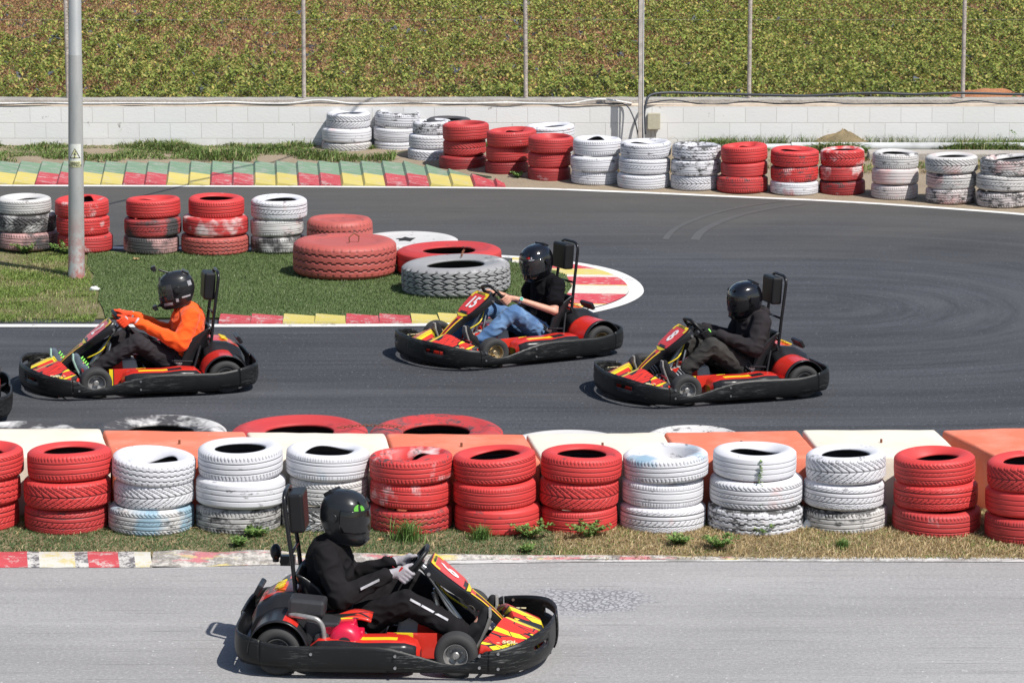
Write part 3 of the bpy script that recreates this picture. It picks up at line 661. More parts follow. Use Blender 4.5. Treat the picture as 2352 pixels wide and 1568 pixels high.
# weeds at the foot of the wall
n = 60000; X = RNG.uniform(-8, 8.2, n); t = RNG.beta(1.1, 1.6, n); Y = WALL_Y-.03-t*np.where(X < -1.5, 1.25, .5)
nn = nz(X, Y, 1.6, 8.8); keep = (nn+.16*nz(X, Y, 6, 2) > np.where(X < -2.6, -.75+.75*t, .06)); X, Y, t, nn = X[keep], Y[keep], t[keep], nn[keep]; n = len(X)
L = RNG.uniform(.02, .08, n)*np.clip(1+2.2*nn, .45, 2.3); P = np.stack([X, Y, np.where(X < 4, .082-.045*t, .05)], 1)
tag(blades('verge_weeds', P, L, RNG.uniform(.008, .02, n), pal([(.13, .20, .05), (.18, .26, .07), (.10, .15, .04), (.27, .28, .12), (.40, .33, .18)], [4, 4, 3, 2, 1], n), lean=1.3), 'patchy low weeds at the foot of the wall', 'weeds')
n = 1900; X = np.concatenate([RNG.normal(G(1870, 0).x*0+q, .35, n//5) for q in (3.0, 3.6, 5.9, 4.9, 7.0)]); n = len(X); Y = RNG.uniform(WALL_Y-.15, WALL_Y-.03, n)
tag(blades('tall_grass', np.stack([X, Y, np.full(n, .05)], 1), RNG.uniform(.08, .24, n)**1.0, RNG.uniform(.005, .010, n), pal(GREEN, [3, 4, 2, 2, 1], n), lean=.6), 'thin tall grass standing along the wall behind the pipe', 'grass')

n = 26000; X = RNG.uniform(.5, 8.6, n); Y = RNG.uniform(43.9, 46.1, n); nn = nz(X, Y, 1.9, 6.1); kb = np.array([kerb_front(x_) for x_ in np.linspace(.5, 8.6, 60)]); yb = np.interp(X, np.linspace(.5, 8.6, 60), kb)+.75
keep = (Y > yb) & (nn > -.12); X, Y, nn = X[keep], Y[keep], nn[keep]; n = len(X); grn = RNG.uniform(0, 1, n) < np.clip(.35+nn*1.2, .1, .9)
C = np.where(grn[:, None], pal(GREEN[:4], [3, 4, 2, 2], n)*1.2, pal([(.48, .38, .20), (.36, .27, .13), (.30, .20, .10)], [3, 3, 2], n))
tag(blades('dry_verge', np.stack([X, Y, np.full(n, .045)], 1), RNG.uniform(.02, .07, n), RNG.uniform(.006, .014, n), C, lean=1.6), 'straw and thin weeds behind the far tyre row on the right', 'dry grass')
# individual weeds in front of the near tyres
def weed(px, py, h, kind, label):
    h *= 1.7
    c0 = G(px, py); V = []; Q = []; T = []; Cc = []
    if kind == 'tuft':
        n = 260; a = RNG.uniform(0, 2*PI, n); r_ = np.abs(RNG.normal(0, h*.35, n)); P = np.stack([r_*np.cos(a), r_*np.sin(a)*.7, np.zeros(n)], 1)
        o = blades('weed_tuft', P, RNG.uniform(.35, 1, n)*h, RNG.uniform(.004, .008, n), pal([(.10, .19, .04), (.14, .24, .06), (.2, .26, .1)], [3, 3, 1], n), lean=.9, kind=None)
    else:
        n = 520; st = RNG.integers(0, 9, n); a0 = st*2*PI/9+.3; u = RNG.uniform(.1, 1, n)
        ln_ = (.5+.5*np.abs(np.sin(st*2.3)))*h*1.1; cx = np.cos(a0)*ln_*u*.95+RNG.normal(0, .01, n); cy = np.sin(a0)*ln_*u*.5+RNG.normal(0, .01, n); cz = ln_*(u-.45*u*u)*.95
        if kind == 'tall':
            main = RNG.uniform(0, 1, n) < .4; cx = np.where(main, RNG.normal(0, .012, n), cx*.7); cz = np.where(main, u*h*2.0, cz*.7); cy = np.where(main, 0, cy*.7)
        a = RNG.uniform(0, 2*PI, n); S = RNG.uniform(.014, .036, n)*(.75 if kind == 'tall' else 1); ti = RNG.uniform(-.3, .9, n)
        d = np.stack([np.cos(a)*np.cos(ti), np.sin(a)*np.cos(ti), np.sin(ti)], 1)*S[:, None]; sd = np.stack([-np.sin(a), np.cos(a), RNG.uniform(-.3, .3, n)], 1)*S[:, None]*.32
        c_ = np.stack([cx, cy, cz], 1); V = np.stack([c_, c_+d*.5+sd, c_+d, c_+d*.5-sd], 1).reshape(-1, 3)
        b = np.arange(n)*4; quads = np.stack([b, b+1, b+2, b+3], 1)
        cs = pal([(.13, .23, .06), (.19, .30, .08), (.28, .34, .12)], [4, 3, 1], n)
        o = mesh_np('weed_plant', V, quads, None, np.repeat(cs, 4, 0), M_LEAF, None)
    o.location = (c0.x, c0.y, .02); o.rotation_euler = (0, 0, random.uniform(0, 6))
    return tag(o, label, 'weed')
weed(938, 1248, .115, 'tuft', 'spiky bright green grass tuft before the scuffed red stack right of the dark helmet')
weed(1105, 1246, .075, 'tuft', 'small grass tuft at the foot of the red stack')
weed(1215, 1243, .12, 'leafy', 'leafy weed between two red stacks')
weed(1355, 1243, .13, 'leafy', 'broad leafy weed covering the foot of the third red stack of its run')
weed(1560, 1258, .07, 'leafy', 'low weed before the white stack with blue grey scuffs')
weed(1650, 1266, .10, 'leafy', 'bushy olive weed left of the tall white stack')
weed(1745, 1238, .16, 'tall', 'tall thin stalked weed in front of the widest white stack')
weed(590, 1240, .075, 'leafy', 'small weed before the white stack with a sooty bottom tyre')
weed(550, 1258, .05, 'leafy', 'tiny weed left of the small weed by the sooty tyre')
weed(1190+20, 1270, .03, 'leafy', 'flat little weed on the edge of the broken kerb')
weed(1935, 1262, .04, 'tuft', 'small grass tuft on straw before the white directional tread stack')
weed(75, 338, .10, 'leafy', 'leafy weed by the wall left of the lamp post')
weed(2340, 350, .30, 'leafy', 'dark tall weed behind the rightmost far stack')
weed(55, 585, .10, 'leafy', 'leafy weed before the leftmost middle stack'); weed(150, 588, .13, 'leafy', 'leafy weed left of the lamp post foot on the island')
weed(1188, 412, .07, 'leafy', 'small weed at the foot of the far red stacks')
# fallen leaves and litter
M_DLEAF = flat('dead leaf', (.42, .25, .12), .8); M_PAPER = flat('white plastic litter', (.72, .72, .70), .5)
def dead(px, py, s, label, mat=M_DLEAF, name='dead_leaf', cat='dead leaf', z=.03):
    mb = MB(); r_ = random.Random(px); P0 = []
    for i in range(14):
        a_ = 2*PI*i/14; rad = s*(.55+.45*(i % 3 == 0))*r_.uniform(.8, 1.15); P0.append((rad*math.cos(a_), rad*math.sin(a_)*.8, s*.35*r_.uniform(-.4, 1)))
    n_ = len(P0); mb.add([(0, 0, s*.15)]+P0, [(0, 1+i, 1+(i+1) % n_) for i in range(n_)]); o = mb.build(name, mat, fix=False); c0 = G(px, py); o.location = (c0.x, c0.y, z)
    sm = o.modifiers.new('solid', 'SOLIDIFY'); sm.thickness = .0015
    return tag(o, label, cat)
dead(1713, 1240, .035, 'curled tan leaf on the straw before the widest white stack'); dead(875, 1247, .03, 'brown leaf left of the spiky grass tuft')
dead(1440, 1226, .035, 'curled brown leaf between a red and a white stack'); dead(2190, 1262-6, .02, 'small pale leaf at the foot of the clean red stack'); dead(708, 1260-400-5+0, .0001+.03, 'brown leaf', ) if False else None
dead(312, 603, .045, 'brown leaf on the turf below the far red stack', z=.04); dead(1240-400+45, 636, .035, 'orange brown leaf on the turf beside the big red drum tyre', z=.04)
def litter(px, py, w_, h_, label, z=.03, crump=5):
    mb = MB(); mb.grid(lambda u, v: (w_*math.sin(PI*v)*math.cos(2*PI*u)*(1+.35*mnoise.noise((u*crump, v*crump, px))), w_*.6*math.sin(PI*v)*math.sin(2*PI*u), h_*math.cos(PI*v)*(1+.5*mnoise.noise((u*6, v*4, px+3)))), 18, 12, wrapu=True)
    o = mb.build('litter', M_PAPER); c0 = G(px, py); o.location = (c0.x, c0.y, z); return tag(o, label, 'litter')
litter(218, 670, .05, .025, 'crumpled white litter at the edge of the turf carpet'); litter(1862, 1222, .075, .06, 'crumpled white plastic wedged between two white stacks'); litter(1440, 1212, .04, .05, 'torn white plastic right of the leafy red stack')
litter(78, 1190, .03, .09, 'white rag hanging between the two leftmost red stacks', .1)
# ================================================================== TYRES
k = NM('painted tyre', .55, .4); oi = k.n('ShaderNodeObjectInfo'); p0 = k.obj()
at = lambda nme: k.n('ShaderNodeAttribute', attribute_name=nme, attribute_type='OBJECT').outputs['Fac']
ofs = k.n('ShaderNodeCombineXYZ'); k.L(k.math('MULTIPLY', oi.outputs['Random'], 37.0), ofs.inputs[0]); k.L(k.math('MULTIPLY', oi.outputs['Random'], 91.0), ofs.inputs[2])
va = k.n('ShaderNodeVectorMath', operation='ADD'); k.L(p0, va.inputs[0]); k.L(ofs.outputs[0], va.inputs[1]); P_ = va.outputs[0]
gv = k.n('ShaderNodeAttribute', attribute_name='groove').outputs['Fac']; inn = k.n('ShaderNodeAttribute', attribute_name='inside').outputs['Fac']
wear = k.math('ADD', at('wear'), .09); stain = at('stain')
base = oi.outputs['Color']
base = k.mix(k.math('MULTIPLY', k.noise(P_, 4, 4), .30), base, k.mix(.5, base, (.20, .15, .14)))
n1 = k.noise(k.mapping(P_, (1, 1, 2.2)), 8.5, 8, .72); n2 = k.noise(P_, 34, 5, .75); nstr = k.noise(k.mapping(P_, (3, 3, 14)), 3, 5, .65)
so_ = k.n('ShaderNodeSeparateXYZ'); k.L(p0, so_.inputs[0]); rad = k.math('DIVIDE', k.math('SQRT', k.math('ADD', k.math('MULTIPLY', so_.outputs[0], so_.outputs[0]), k.math('MULTIPLY', so_.outputs[1], so_.outputs[1]))), .2925)
ring = k.math('MULTIPLY', k.ramp(rad, [(.76, (0,)*3), (.86, (1,)*3), (.96, (1,)*3), (.985, (0,)*3)]), k.math('MULTIPLY', k.math('GREATER_THAN', so_.outputs[2], 0.0), k.math('GREATER_THAN', oi.outputs['Random'], .35)))
n1 = k.math('ADD', n1, k.math('MULTIPLY', ring, k.math('MULTIPLY', at('wear'), .34)))
f = k.math('ADD', k.math('MULTIPLY', n1, .55), k.math('ADD', k.math('MULTIPLY', n2, .22), k.math('MULTIPLY', nstr, .25)))
th = k.math('SUBTRACT', .655, k.math('MULTIPLY', wear, .29))
wm = k.math('MULTIPLY', k.math('SUBTRACT', f, th), 14.0); wm = k.n('ShaderNodeClamp', i_0=wm).outputs[0]
st = k.math('SUBTRACT', k.noise(P_, 3.2, 4, .6), k.math('SUBTRACT', .68, k.math('MULTIPLY', stain, .34))); st = k.n('ShaderNodeClamp', i_0=k.math('MULTIPLY', st, 8.0)).outputs[0]
sc3 = k.n('ShaderNodeCombineXYZ'); [k.L(at('s'+a_), sc3.inputs[i]) for i, a_ in enumerate('rgb')]
col = k.mix(k.math('MULTIPLY', st, .75), base, sc3.outputs[0])
rub = k.mix(n2, (.030, .030, .032), (.085, .083, .082))
col = k.mix(wm, col, rub)
col = k.mix(k.math('MULTIPLY', gv, .90), col, k.mix(.14, (.018, .017, .018), col))
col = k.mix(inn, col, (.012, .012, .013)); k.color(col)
dust = k.math('MULTIPLY', k.noise(P_, 9, 5), .0)
k.bump(k.math('ADD', k.math('MULTIPLY', n2, .35), k.math('MULTIPLY', wm, -.4)), .5, .004); M_TYRE = k.m

def tyre_mesh(name, pat, Rr=.2925, W=.190, seg=336, rows=34, groove=.008, dent=0.0, bead=.60, closed=False, seed=0, crown=.50):
    prof = [(.93, 0), (.92, .22), (.86, .38), (.76, .41), (.68, .38), (.635, .335), (bead+.012, .33), (bead, .355), (bead+.012, .40), (.67, .45), (.74, .485), (.81, crown), (.88, .485), (.935, .445), (.972, .395)]
    if closed: prof = [(.0, .43), (.25, .435), (.5, .44), (.6, .445), (.66, .47), (.74, .492), (.81, .5), (.88, .485), (.935, .445), (.972, .395)]
    sp = catmull([(a_*Rr, b_*W, 0) for a_, b_ in prof], 2 if closed else 2); top = [(q.x, q.y) for q in sp]
    tr = [(Rr*(1-.012*(abs(1-2*i/(rows-1)))**2.5), W*.365*(1-2*i/(rows-1))) for i in range(rows)]
    bot = [(r_, -z_) for r_, z_ in top[::-1]]
    pr = top+tr+bot; n0 = len(top); m = len(pr)
    V = np.zeros((seg, m, 3)); Gv = np.zeros((seg, m)); In = np.zeros((seg, m))
    rng = random.Random(seed)
    th = np.arange(seg)*2*PI/seg; circ = 2*PI*Rr
    for j, (r_, z_) in enumerate(pr):
        rr = np.full(seg, r_); zz = np.full(seg, z_)
        if n0 <= j < n0+rows:
            v = z_/(W*.365); u = th*Rr; g = pat(u, v, circ); Gv[:, j] = g; rr = rr-g*groove
        elif not closed or True:
            # shoulder sipes carry a little way round the corner
            if r_ > .925*Rr and (j < n0 or j >= n0+rows):
                v = .97*(1 if z_ > 0 else -1); g = pat(th*Rr, v, circ)*np.clip((r_/Rr-.925)/.05, 0, 1); Gv[:, j] = g*.6; rr = rr-g*groove*.5
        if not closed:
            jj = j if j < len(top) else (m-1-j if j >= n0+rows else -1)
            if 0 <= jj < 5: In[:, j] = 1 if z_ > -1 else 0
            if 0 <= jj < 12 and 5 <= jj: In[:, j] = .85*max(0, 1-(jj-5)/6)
        if dent and r_ < .85*Rr and z_ > 0:
            k_ = np.clip((.85-r_/Rr)/.25, 0, 1); zz = zz-dent*W*k_*(.5+.5*np.sin(th*1+seed))**3+.12*dent*W*k_*np.sin(th*3+seed)
            rr = rr+dent*.09*Rr*k_*np.sin(th*2+seed*1.7)
        ov = 1+.006*np.sin(2*th+seed)
        V[:, j, 0] = rr*np.cos(th)*ov; V[:, j, 1] = rr*np.sin(th)*ov; V[:, j, 2] = zz+.0025*np.sin(2*th+seed)
    idx = np.arange(seg*m).reshape(seg, m); a_ = idx; b_ = np.roll(idx, -1, 0)
    q = np.stack([a_[:, :-1], b_[:, :-1], b_[:, 1:], a_[:, 1:]], -1).reshape(-1, 4)
    if not closed: q = np.concatenate([q, np.stack([a_[:, -1], b_[:, -1], b_[:, 0], a_[:, 0]], -1).reshape(-1, 4)])
    me = bpy.data.meshes.new(name); me.vertices.add(seg*m); me.vertices.foreach_set('co', V.reshape(-1, 3).ravel())
    q = q[:, ::-1]; me.loops.add(q.size); me.loops.foreach_set('vertex_index', q.ravel().astype(np.int32)); me.polygons.add(len(q)); me.polygons.foreach_set('loop_start', (np.arange(len(q))*4).astype(np.int32))
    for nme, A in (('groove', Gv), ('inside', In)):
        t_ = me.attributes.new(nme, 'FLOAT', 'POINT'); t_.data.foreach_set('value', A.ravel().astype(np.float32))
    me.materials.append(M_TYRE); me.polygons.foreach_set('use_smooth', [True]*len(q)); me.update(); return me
def ss(x, a, b): return np.clip((x-a)/(b-a), 0, 1)
def rib(v, vs, wd=.045): return max([1.0 if abs(v-q) < wd else 0.0 for q in vs])
def per(u, circ, n, wd): 
    ph = np.mod(u/circ*n, 1); return ((ph < wd)*1.0)
def pat_ribs(u, v, c): return np.maximum(rib(v, (-.5, -.02, .47)), per(u+v*.02, c, 66, .2)*(abs(v) > .66)*.8)
def pat_four(u, v, c): return np.maximum(rib(v, (-.62, -.2, .2, .62), .04), per(u+v*.09, c, 60, .18)*(abs(v) > .7)*.9+per(u-v*.1, c, 60, .16)*(abs(v) < .12)*.5)
def pat_vee(u, v, c): return np.maximum(per(u+.11*abs(v)**1.2, c, 34, .17)*(abs(v) > .08), rib(v, (-.05, .05), .03)*.8+per(u+.11*abs(v)**1.2+.03, c, 34, .09)*(abs(v) > .45)*.7)
def pat_zig(u, v, c):
    z = .05*np.sign(np.sin(u/c*2*PI*36))
    return np.maximum.reduce([(np.abs(v-q-z) < .045)*1.0 for q in (-.55, 0., .55)]+[per(u, c, 40, .2)*(abs(v) > .86)*.5])
def pat_curve(u, v, c): return np.maximum(rib(v, (-.45, .15, .62), .045), per(u+.12*(v-.15)**2*(1 if v < .15 else -1), c, 46, .17)*((v < .05) or (v > .7))*.8)
def pat_fine(u, v, c): return np.maximum(rib(v, (-.66, -.33, 0., .33, .66), .03)*.8, per(u, c, 90, .25)*(abs(v) > .72)*.5)
def pat_worn(u, v, c): return np.maximum(rib(v, (-.5, 0.02, .5), .03)*.7, 0*u)
def pat_lug(u, v, c):
    zz = .36*abs(((v*2.0+.5) % 1)-.5)*.16; return np.maximum.reduce([per(u+zz*2.2+(.5*c/30 if abs(v) % .5 > .25 else 0)*0, c, 30, .22), (np.abs(v-.04*np.sin(u/c*2*PI*30)) < .05)*1.0, (np.abs(abs(v)-.5-.03*np.sin(u/c*2*PI*30)) < .045)*.9])
CAR = [tyre_mesh('car_tyre_'+n_, f_, seed=i, dent=d_) for i, (n_, f_, d_) in enumerate((('ribs', pat_ribs, 0), ('four', pat_four, .22), ('vee', pat_vee, 0), ('zig', pat_zig, .5), ('curve', pat_curve, .12), ('fine', pat_fine, .3), ('worn', pat_worn, .15)))]
SUNK = tyre_mesh('car_tyre_sunk', pat_ribs, seed=9, dent=1.1, bead=.56)
TRK_ZIG = tyre_mesh('truck_tyre_zig', pat_zig, Rr=.52, W=.30, rows=40, groove=.012, seed=3, dent=.05, bead=.52)
TRK_LUG = tyre_mesh('truck_tyre_lug', pat_lug, Rr=.54, W=.29, rows=44, seg=480, groove=.016, seed=5, bead=.53)
TRK_FLAT = tyre_mesh('truck_tyre_flat', pat_worn, Rr=.52, W=.28, rows=20, seed=6, bead=.50, crown=.52)
DRUM = tyre_mesh('truck_tyre_closed', pat_zig, Rr=.52, W=.34, rows=40, groove=.012, seed=8, closed=True)
RED = (.58, .038, .036); RED2 = (.47, .036, .036); DRED = (.30, .02, .022); BRED = (.42, .085, .07); WH = (.64, .64, .67); WD = (.56, .545, .53); GRY = (.40, .39, .38); BLK = (.05, .05, .052); DWH = (.55, .50, .49)
SRED = (.50, .12, .12); SWHI = (.7, .68, .66); SBLU = (.16, .33, .45); SBLK = (.03, .03, .03); SPNK = (.62, .35, .33)
def tyre(me, x, y, z, d, w, col, wear=.1, stain=0, sc_=SRED, tilt=(0, 0), label='', cat='tyre', group=None, name='tyre', d0=.585, w0=.19):
    o = link(name, me); o.location = (x, y, z+w/2); o.scale = (d/d0, d/d0, w/w0); o.rotation_euler = (tilt[0], tilt[1], random.uniform(0, 6.28))
    o.rotation_mode = 'XYZ'; o.rotation_euler = (Matrix.Rotation(tilt[0], 3, 'X') @ Matrix.Rotation(tilt[1], 3, 'Y') @ Matrix.Rotation(random.uniform(0, 6.28), 3, 'Z')).to_euler()
    o.color = (*col, 1); o['wear'] = float(wear); o['stain'] = float(stain); o['sr'], o['sg'], o['sb'] = [float(q) for q in sc_]
    return tag(o, label, cat, group)
def cname(c, wear, sc_, stain):
    a = 'red' if c in (RED, RED2) else 'dark red' if c == DRED else 'white' if c == WH else 'dirty white' if c in (WD, DWH) else 'grey' if c == GRY else 'black'
    return a
LV = ('bottom', 'middle', 'top')
def stack(tyres, desc, group, ycen=None):
    """tyres bottom to top: (mesh, left px, right px, width m, colour, wear, stain, stain colour, tilt); first carries base y"""
    z = tyres[0][-1] if False else 0
    return
def row(stacks, group, zbase=.0):
    for (desc, by, ts) in stacks:
        # depth from the front foot of the bottom tyre
        l, r = ts[0][1], ts[0][2]; yf = G((l+r)/2, by, zbase).y; sc0 = None
        z = zbase; lvl = 0; n_ = len(ts)
        d_b = (r-l)/F*math.hypot(yf+.28, CAMZ)*1.0
        yc = yf+d_b/2*.93
        for t in ts:
            me, l, r, w_, col, wear, stain, sc_, tilt = t
            depth = math.hypot(yc, CAMZ-z-.1); depth = yc*math.cos(PITCH)+(CAMZ-z-.1)*math.sin(PITCH)
            d = (r-l)/F*depth; x = ((l+r)/2-1176)/F*depth
            pos_ = LV[lvl] if n_ == 3 else ('bottom', 'top')[lvl]
            adj = cname(col, wear, sc_, stain)
            if wear > .55: adj = 'blackened '+adj
            elif wear > .3: adj = 'scuffed '+adj
            tyre(me, x, yc+random.uniform(-.012, .012), z-.003, d, w_, col, wear, stain, sc_, tilt, '%s tyre, %s of %s' % (adj, pos_, desc), 'tyre', group)
            z += w_*.985; lvl += 1
def T(l, r, w_, col, m=None, wear=.12, stain=.0, sc_=SWHI, tilt=None):
    me = CAR[random.randrange(7)] if m is None else (SUNK if m == 's' else CAR[m])
    if tilt is None: tilt = (random.uniform(-.03, .03), random.uniform(-.03, .03))
    return (me, l, r, w_, col, wear, stain, sc_, tilt)
g1 = 'car tyres stacked in the front row'
row([
 ('the cut off red front stack at the left edge', 1229, [T(-148, 43, .195, RED, 4, .1), T(-145, 47, .195, RED, 3), T(-142, 54, .20, RED, 1, .08)]),
 ('the front red stack beside the cut off one at left', 1232, [T(57, 248, .19, RED2, 4, .22, .2), T(55, 256, .20, RED, 2, .1), T(62, 257, .205, RED, 0, .05)]),
 ('the short white front stack with a blue stained foot', 1234, [T(250, 446, .195, WD, 1, .32, .75, SBLU), T(262, 446, .185, WH, 2, .16), T(258, 449, .175, WH, 3, .14, .2, SBLU, (.05, .07))]),
 ('the white front stack with a sooty foot', 1232, [T(449, 646, .195, GRY, 0, .5, .55, (.6, .55, .53)), T(449, 658, .205, WH, 6, .22), T(455, 649, .215, WH, 0, .06, 0, SWHI, (.03, -.01))]),
 ('the white front stack behind the near driver', 1226, [T(643, 846, .195, WD, 2, .45, .6, SBLU), T(664, 846, .185, WD, 1, .25), T(657, 849, .20, WH, 5, .12, .3, SBLU, (.0, .05))]),
 ('the scratched red front stack right of the near driver', 1231, [T(848, 1039, .19, RED2, 3, .30, .15), T(850, 1036, .185, RED, 5, .2, .35), T(849, 1040, .185, RED, 's', .24, .4, SWHI, (-.01, -.02))]),
 ('the red front stack with a smooth foot, two right of driver', 1234, [T(1044, 1242, .20, RED, 6, .2, .2), T(1041, 1233, .18, RED, 5, .1), T(1041, 1231, .19, RED, 1, .08, 0, SWHI, (0, -.06))]),
 ('the red front stack behind the broad leafy weed', 1230, [T(1240, 1418, .185, RED, 5, .12), T(1238, 1422, .20, RED, 2, .14), T(1242, 1429, .19, RED, 0, .14, .1, SBLK)]),
 ('the white front stack with blue grey scuffs on top', 1230, [T(1422, 1621, .195, WH, 4, .12, .3, SPNK), T(1427, 1616, .185, WH, 5, .16, .2, SPNK), T(1430, 1628, .185, WH, 's', .18, .5, SBLU, (.01, -.04))]),
 ('the widest white front stack with the thin weed', 1234, [T(1625, 1845, .195, WH, 3, .42, .2, SPNK), T(1629, 1845, .205, WH, 1, .1, .2, SPNK), T(1638, 1829, .19, WH, 6, .08, 0, SWHI, (0, .01))]),
 ('the white front stack right of the crumpled plastic', 1230, [T(1845, 2038, .18, WD, 0, .40, .2), T(1844, 2033, .19, WH, 4, .14, .1, SPNK), T(1850, 2035, .20, WH, 2, .22, 0, SWHI, (0, -.03))]),
 ('the clean red front stack beside the last cream block', 1237, [T(2049, 2252, .19, RED2, 0, .14, .1), T(2052, 2246, .185, RED, 4, .1), T(2053, 2241, .19, RED, 1, .05)]),
 ('the red front stack at the right edge', 1254, [T(2262, 2460, .195, RED2, 5, .2), T(2264, 2456, .19, RED, 6, .1), T(2267, 2458, .20, RED, 2, .1, 0, SWHI, (0, -.05))]),
], g1, .018)
g2 = 'car tyres stacked on the island'
row([
 ('the island stack at the left edge', 579, [T(-8, 134, .20, BLK, 0, .2, .85, SPNK), T(-9, 129, .20, BLK, 2, .25, .85, SWHI), T(-6, 118, .165, WD, 1, .2)]),
 ('the red island stack behind the lamp post', 583, [T(133, 259, .19, RED2, 0, .2, .3), T(130, 252, .20, RED, 1, .16, .2), T(126, 250, .18, RED, 's', .15, .35)]),
 ('the red and black island stack right of the lamp post', 586, [T(284, 411, .19, BLK, 0, .15, .6, SPNK), T(285, 417, .20, BLK, 4, .2, .75, (.5, .05, .05)), T(290, 414, .20, RED, 1, .12)]),
 ('the wide all red island stack', 588, [T(416, 572, .20, BRED, 3, .2, .2), T(420, 570, .20, RED2, 6, .14, .45), T(433, 561, .20, RED, 0, .06)]),
 ('the white island stack beside the red drum tyres', 584, [T(576, 700, .18, BLK, 0, .2, .65, SWHI), T(575, 697, .19, WD, 5, .3, .4, SPNK), T(576, 706, .21, WH, 4, .26, .25, SPNK)]),
], g2, .022)
g3 = 'car tyres stacked along the far side of the track'
row([
 ('the far white stack by the wall, leftmost', 361, [T(739, 855, .18, WD, 2, .3, .45, SPNK), T(740, 854, .185, WH, 6, .2, .25, SPNK), T(750, 851, .195, WH, 2, .08)]),
 ('the far white stack second from the left', 359, [T(859, 965, .185, WH, 4, .16), T(858, 965, .185, WH, 5, .14), T(861, 967, .19, WH, 's', .34, 0, SWHI, (0, .05))]),
 ('the narrow far white stack left of the reds', 377, [T(937, 1042, .185, WH, 2, .2), T(939, 1040, .18, WH, 3, .14), T(947, 1038, .17, WH, 0, .42, 0, SWHI, (0, -.04))]),
 ('the far red stack with the squashed top', 394, [T(1008, 1118, .185, DRED, 5, .25), T(1018, 1116, .195, RED2, 2, .1), T(1016, 1124, .21, RED2, 's', .14, 0, SWHI, (0, -.03))]),
 ('the far red stack with the closed top', 406, [T(1114, 1215, .18, DRED, 1, .12), T(1116, 1216, .19, RED2, 0, .12), T(1118, 1233, .20, RED2, 's', .08, 0, SWHI, (.01, -.04))]),
 ('the third far red stack from the left', 419, [T(1212, 1311, .175, DRED, 6, .12), T(1213, 1312, .185, RED2, 0, .12), T(1213, 1318, .195, RED2, 's', .06)]),
 ('the far white stack right of three red ones', 428, [T(1312, 1420, .175, WH, 0, .2), T(1310, 1425, .195, WH, 5, .26, .2, SPNK), T(1316, 1428, .20, WH, 's', .12, .12, SRED, (-.01, 0))]),
 ('the far white stack below the junction box', 437, [T(1418, 1538, .19, WH, 1, .1, .35, SPNK), T(1421, 1540, .19, WH, 4, .06, .25, SPNK), T(1425, 1541, .19, WH, 1, .3)]),
 ('the far white stack with torn black patches', 440, [T(1540, 1652, .185, WH, 2, .14), T(1541, 1656, .19, WH, 5, .42), T(1544, 1656, .18, WH, 3, .40)]),
 ('the far red stack with a leaning top', 447, [T(1646, 1764, .20, RED2, 0, .3), T(1656, 1763, .175, RED2, 6, .1), T(1656, 1763, .20, RED, 's', .1, 0, SWHI, (0, -.05))]),
 ('the far red stack with a white foot', 451, [T(1769, 1880, .165, WH, 5, .2, .5, SRED), T(1770, 1880, .185, RED, 0, .36, .4), T(1770, 1881, .195, RED, 4, .3)]),
 ('the peeling far red stack', 450, [T(1882, 1987, .17, DRED, 0, .32, .3), T(1881, 1983, .18, RED2, 5, .28, .6), T(1884, 1986, .195, RED, 2, .14, .55, SWHI, (0, -.03))]),
 ('the far grey white stack third from the right', 460, [T(2001, 2108, .18, DWH, 0, .28, .4, SPNK), T(2002, 2110, .19, DWH, 6, .2, .4, SPNK), T(2004, 2110, .185, WD, 0, .3)]),
 ('the far stained white stack second from the right', 471, [T(2126, 2241, .185, DWH, 1, .42, .6, SPNK), T(2127, 2243, .185, WD, 4, .32, .6, SPNK), T(2125, 2246, .195, WD, 2, .2, .4, SPNK, (0, -.02))]),
 ('the far blackened white stack at the right edge', 479, [T(2242, 2366, .19, DWH, 0, .5, .3, SPNK), T(2243, 2372, .19, WD, 4, .34), T(2252, 2384, .20, WD, 1, .42, .4, SPNK, (.0, -.06))]),
 ('the white stack half hidden behind far red ones', 392, [T(1206, 1318, .18, WD, 0, .2), T(1206, 1318, .185, WH, 1, .15), T(1206, 1320, .19, WH, 4, .2, .3, SPNK, (0, -.04))]),
 ('the dark stack hidden behind the squashed red one', 372, [T(1000, 1080, .18, BLK, 1, .2), T(996, 1078, .19, BLK, 4, .2), T(980, 1082, .175, BLK, 0, .2)]),
], g3, .0)
# big tyres of the island
def big(me, l, r, ytop, zt, w_, col, wear, stain, sc_, tilt, label, group, d0=1.04, w0=.30, zb=.02):
    # placed from the outline of its upper rim
    c0 = G((l+r)/2, ytop, zb+w_); dep = c0.y*math.cos(PITCH)+(CAMZ-c0.z)*math.sin(PITCH); d = (r-l)/F*dep; yc = c0.y-d/2*.90
    dep = yc*math.cos(PITCH)+(CAMZ-.2)*math.sin(PITCH); d = (r-l)/F*dep; x = ((l+r)/2-1176)/F*dep
    return tyre(me, x, yc, zb-.004, d, w_, col, wear, stain, sc_, tilt, label, 'tyre', group, 'truck_tyre', d0, w0)
g4 = 'truck tyres lying on the island tip'
big(DRUM, 705, 856, 489, 0, .38, BRED, .2, .2, SBLK, (0, 0), 'smaller red closed drum tyre behind the big red drum tyre', g4, 1.04, .34)
big(DRUM, 673, 911, 532, 0, .36, BRED, .12, .1, SBLK, (0, .01), 'big faded red drum tyre with closed top and a rusty loop', g4, 1.04, .34)
big(DRUM, 815, 1054, 529, 0, .20, WD, .16, 0, SWHI, (0, .0), 'white closed tyre with a black hole in its lid behind the red ring tyre', g4, 1.04, .34)
big(TRK_FLAT, 911, 1152, 551, 0, .26, RED2, .18, .25, SBLK, (0, -.01), 'flat red ring tyre chained to the chunky white tyre', g4, 1.04, .28)
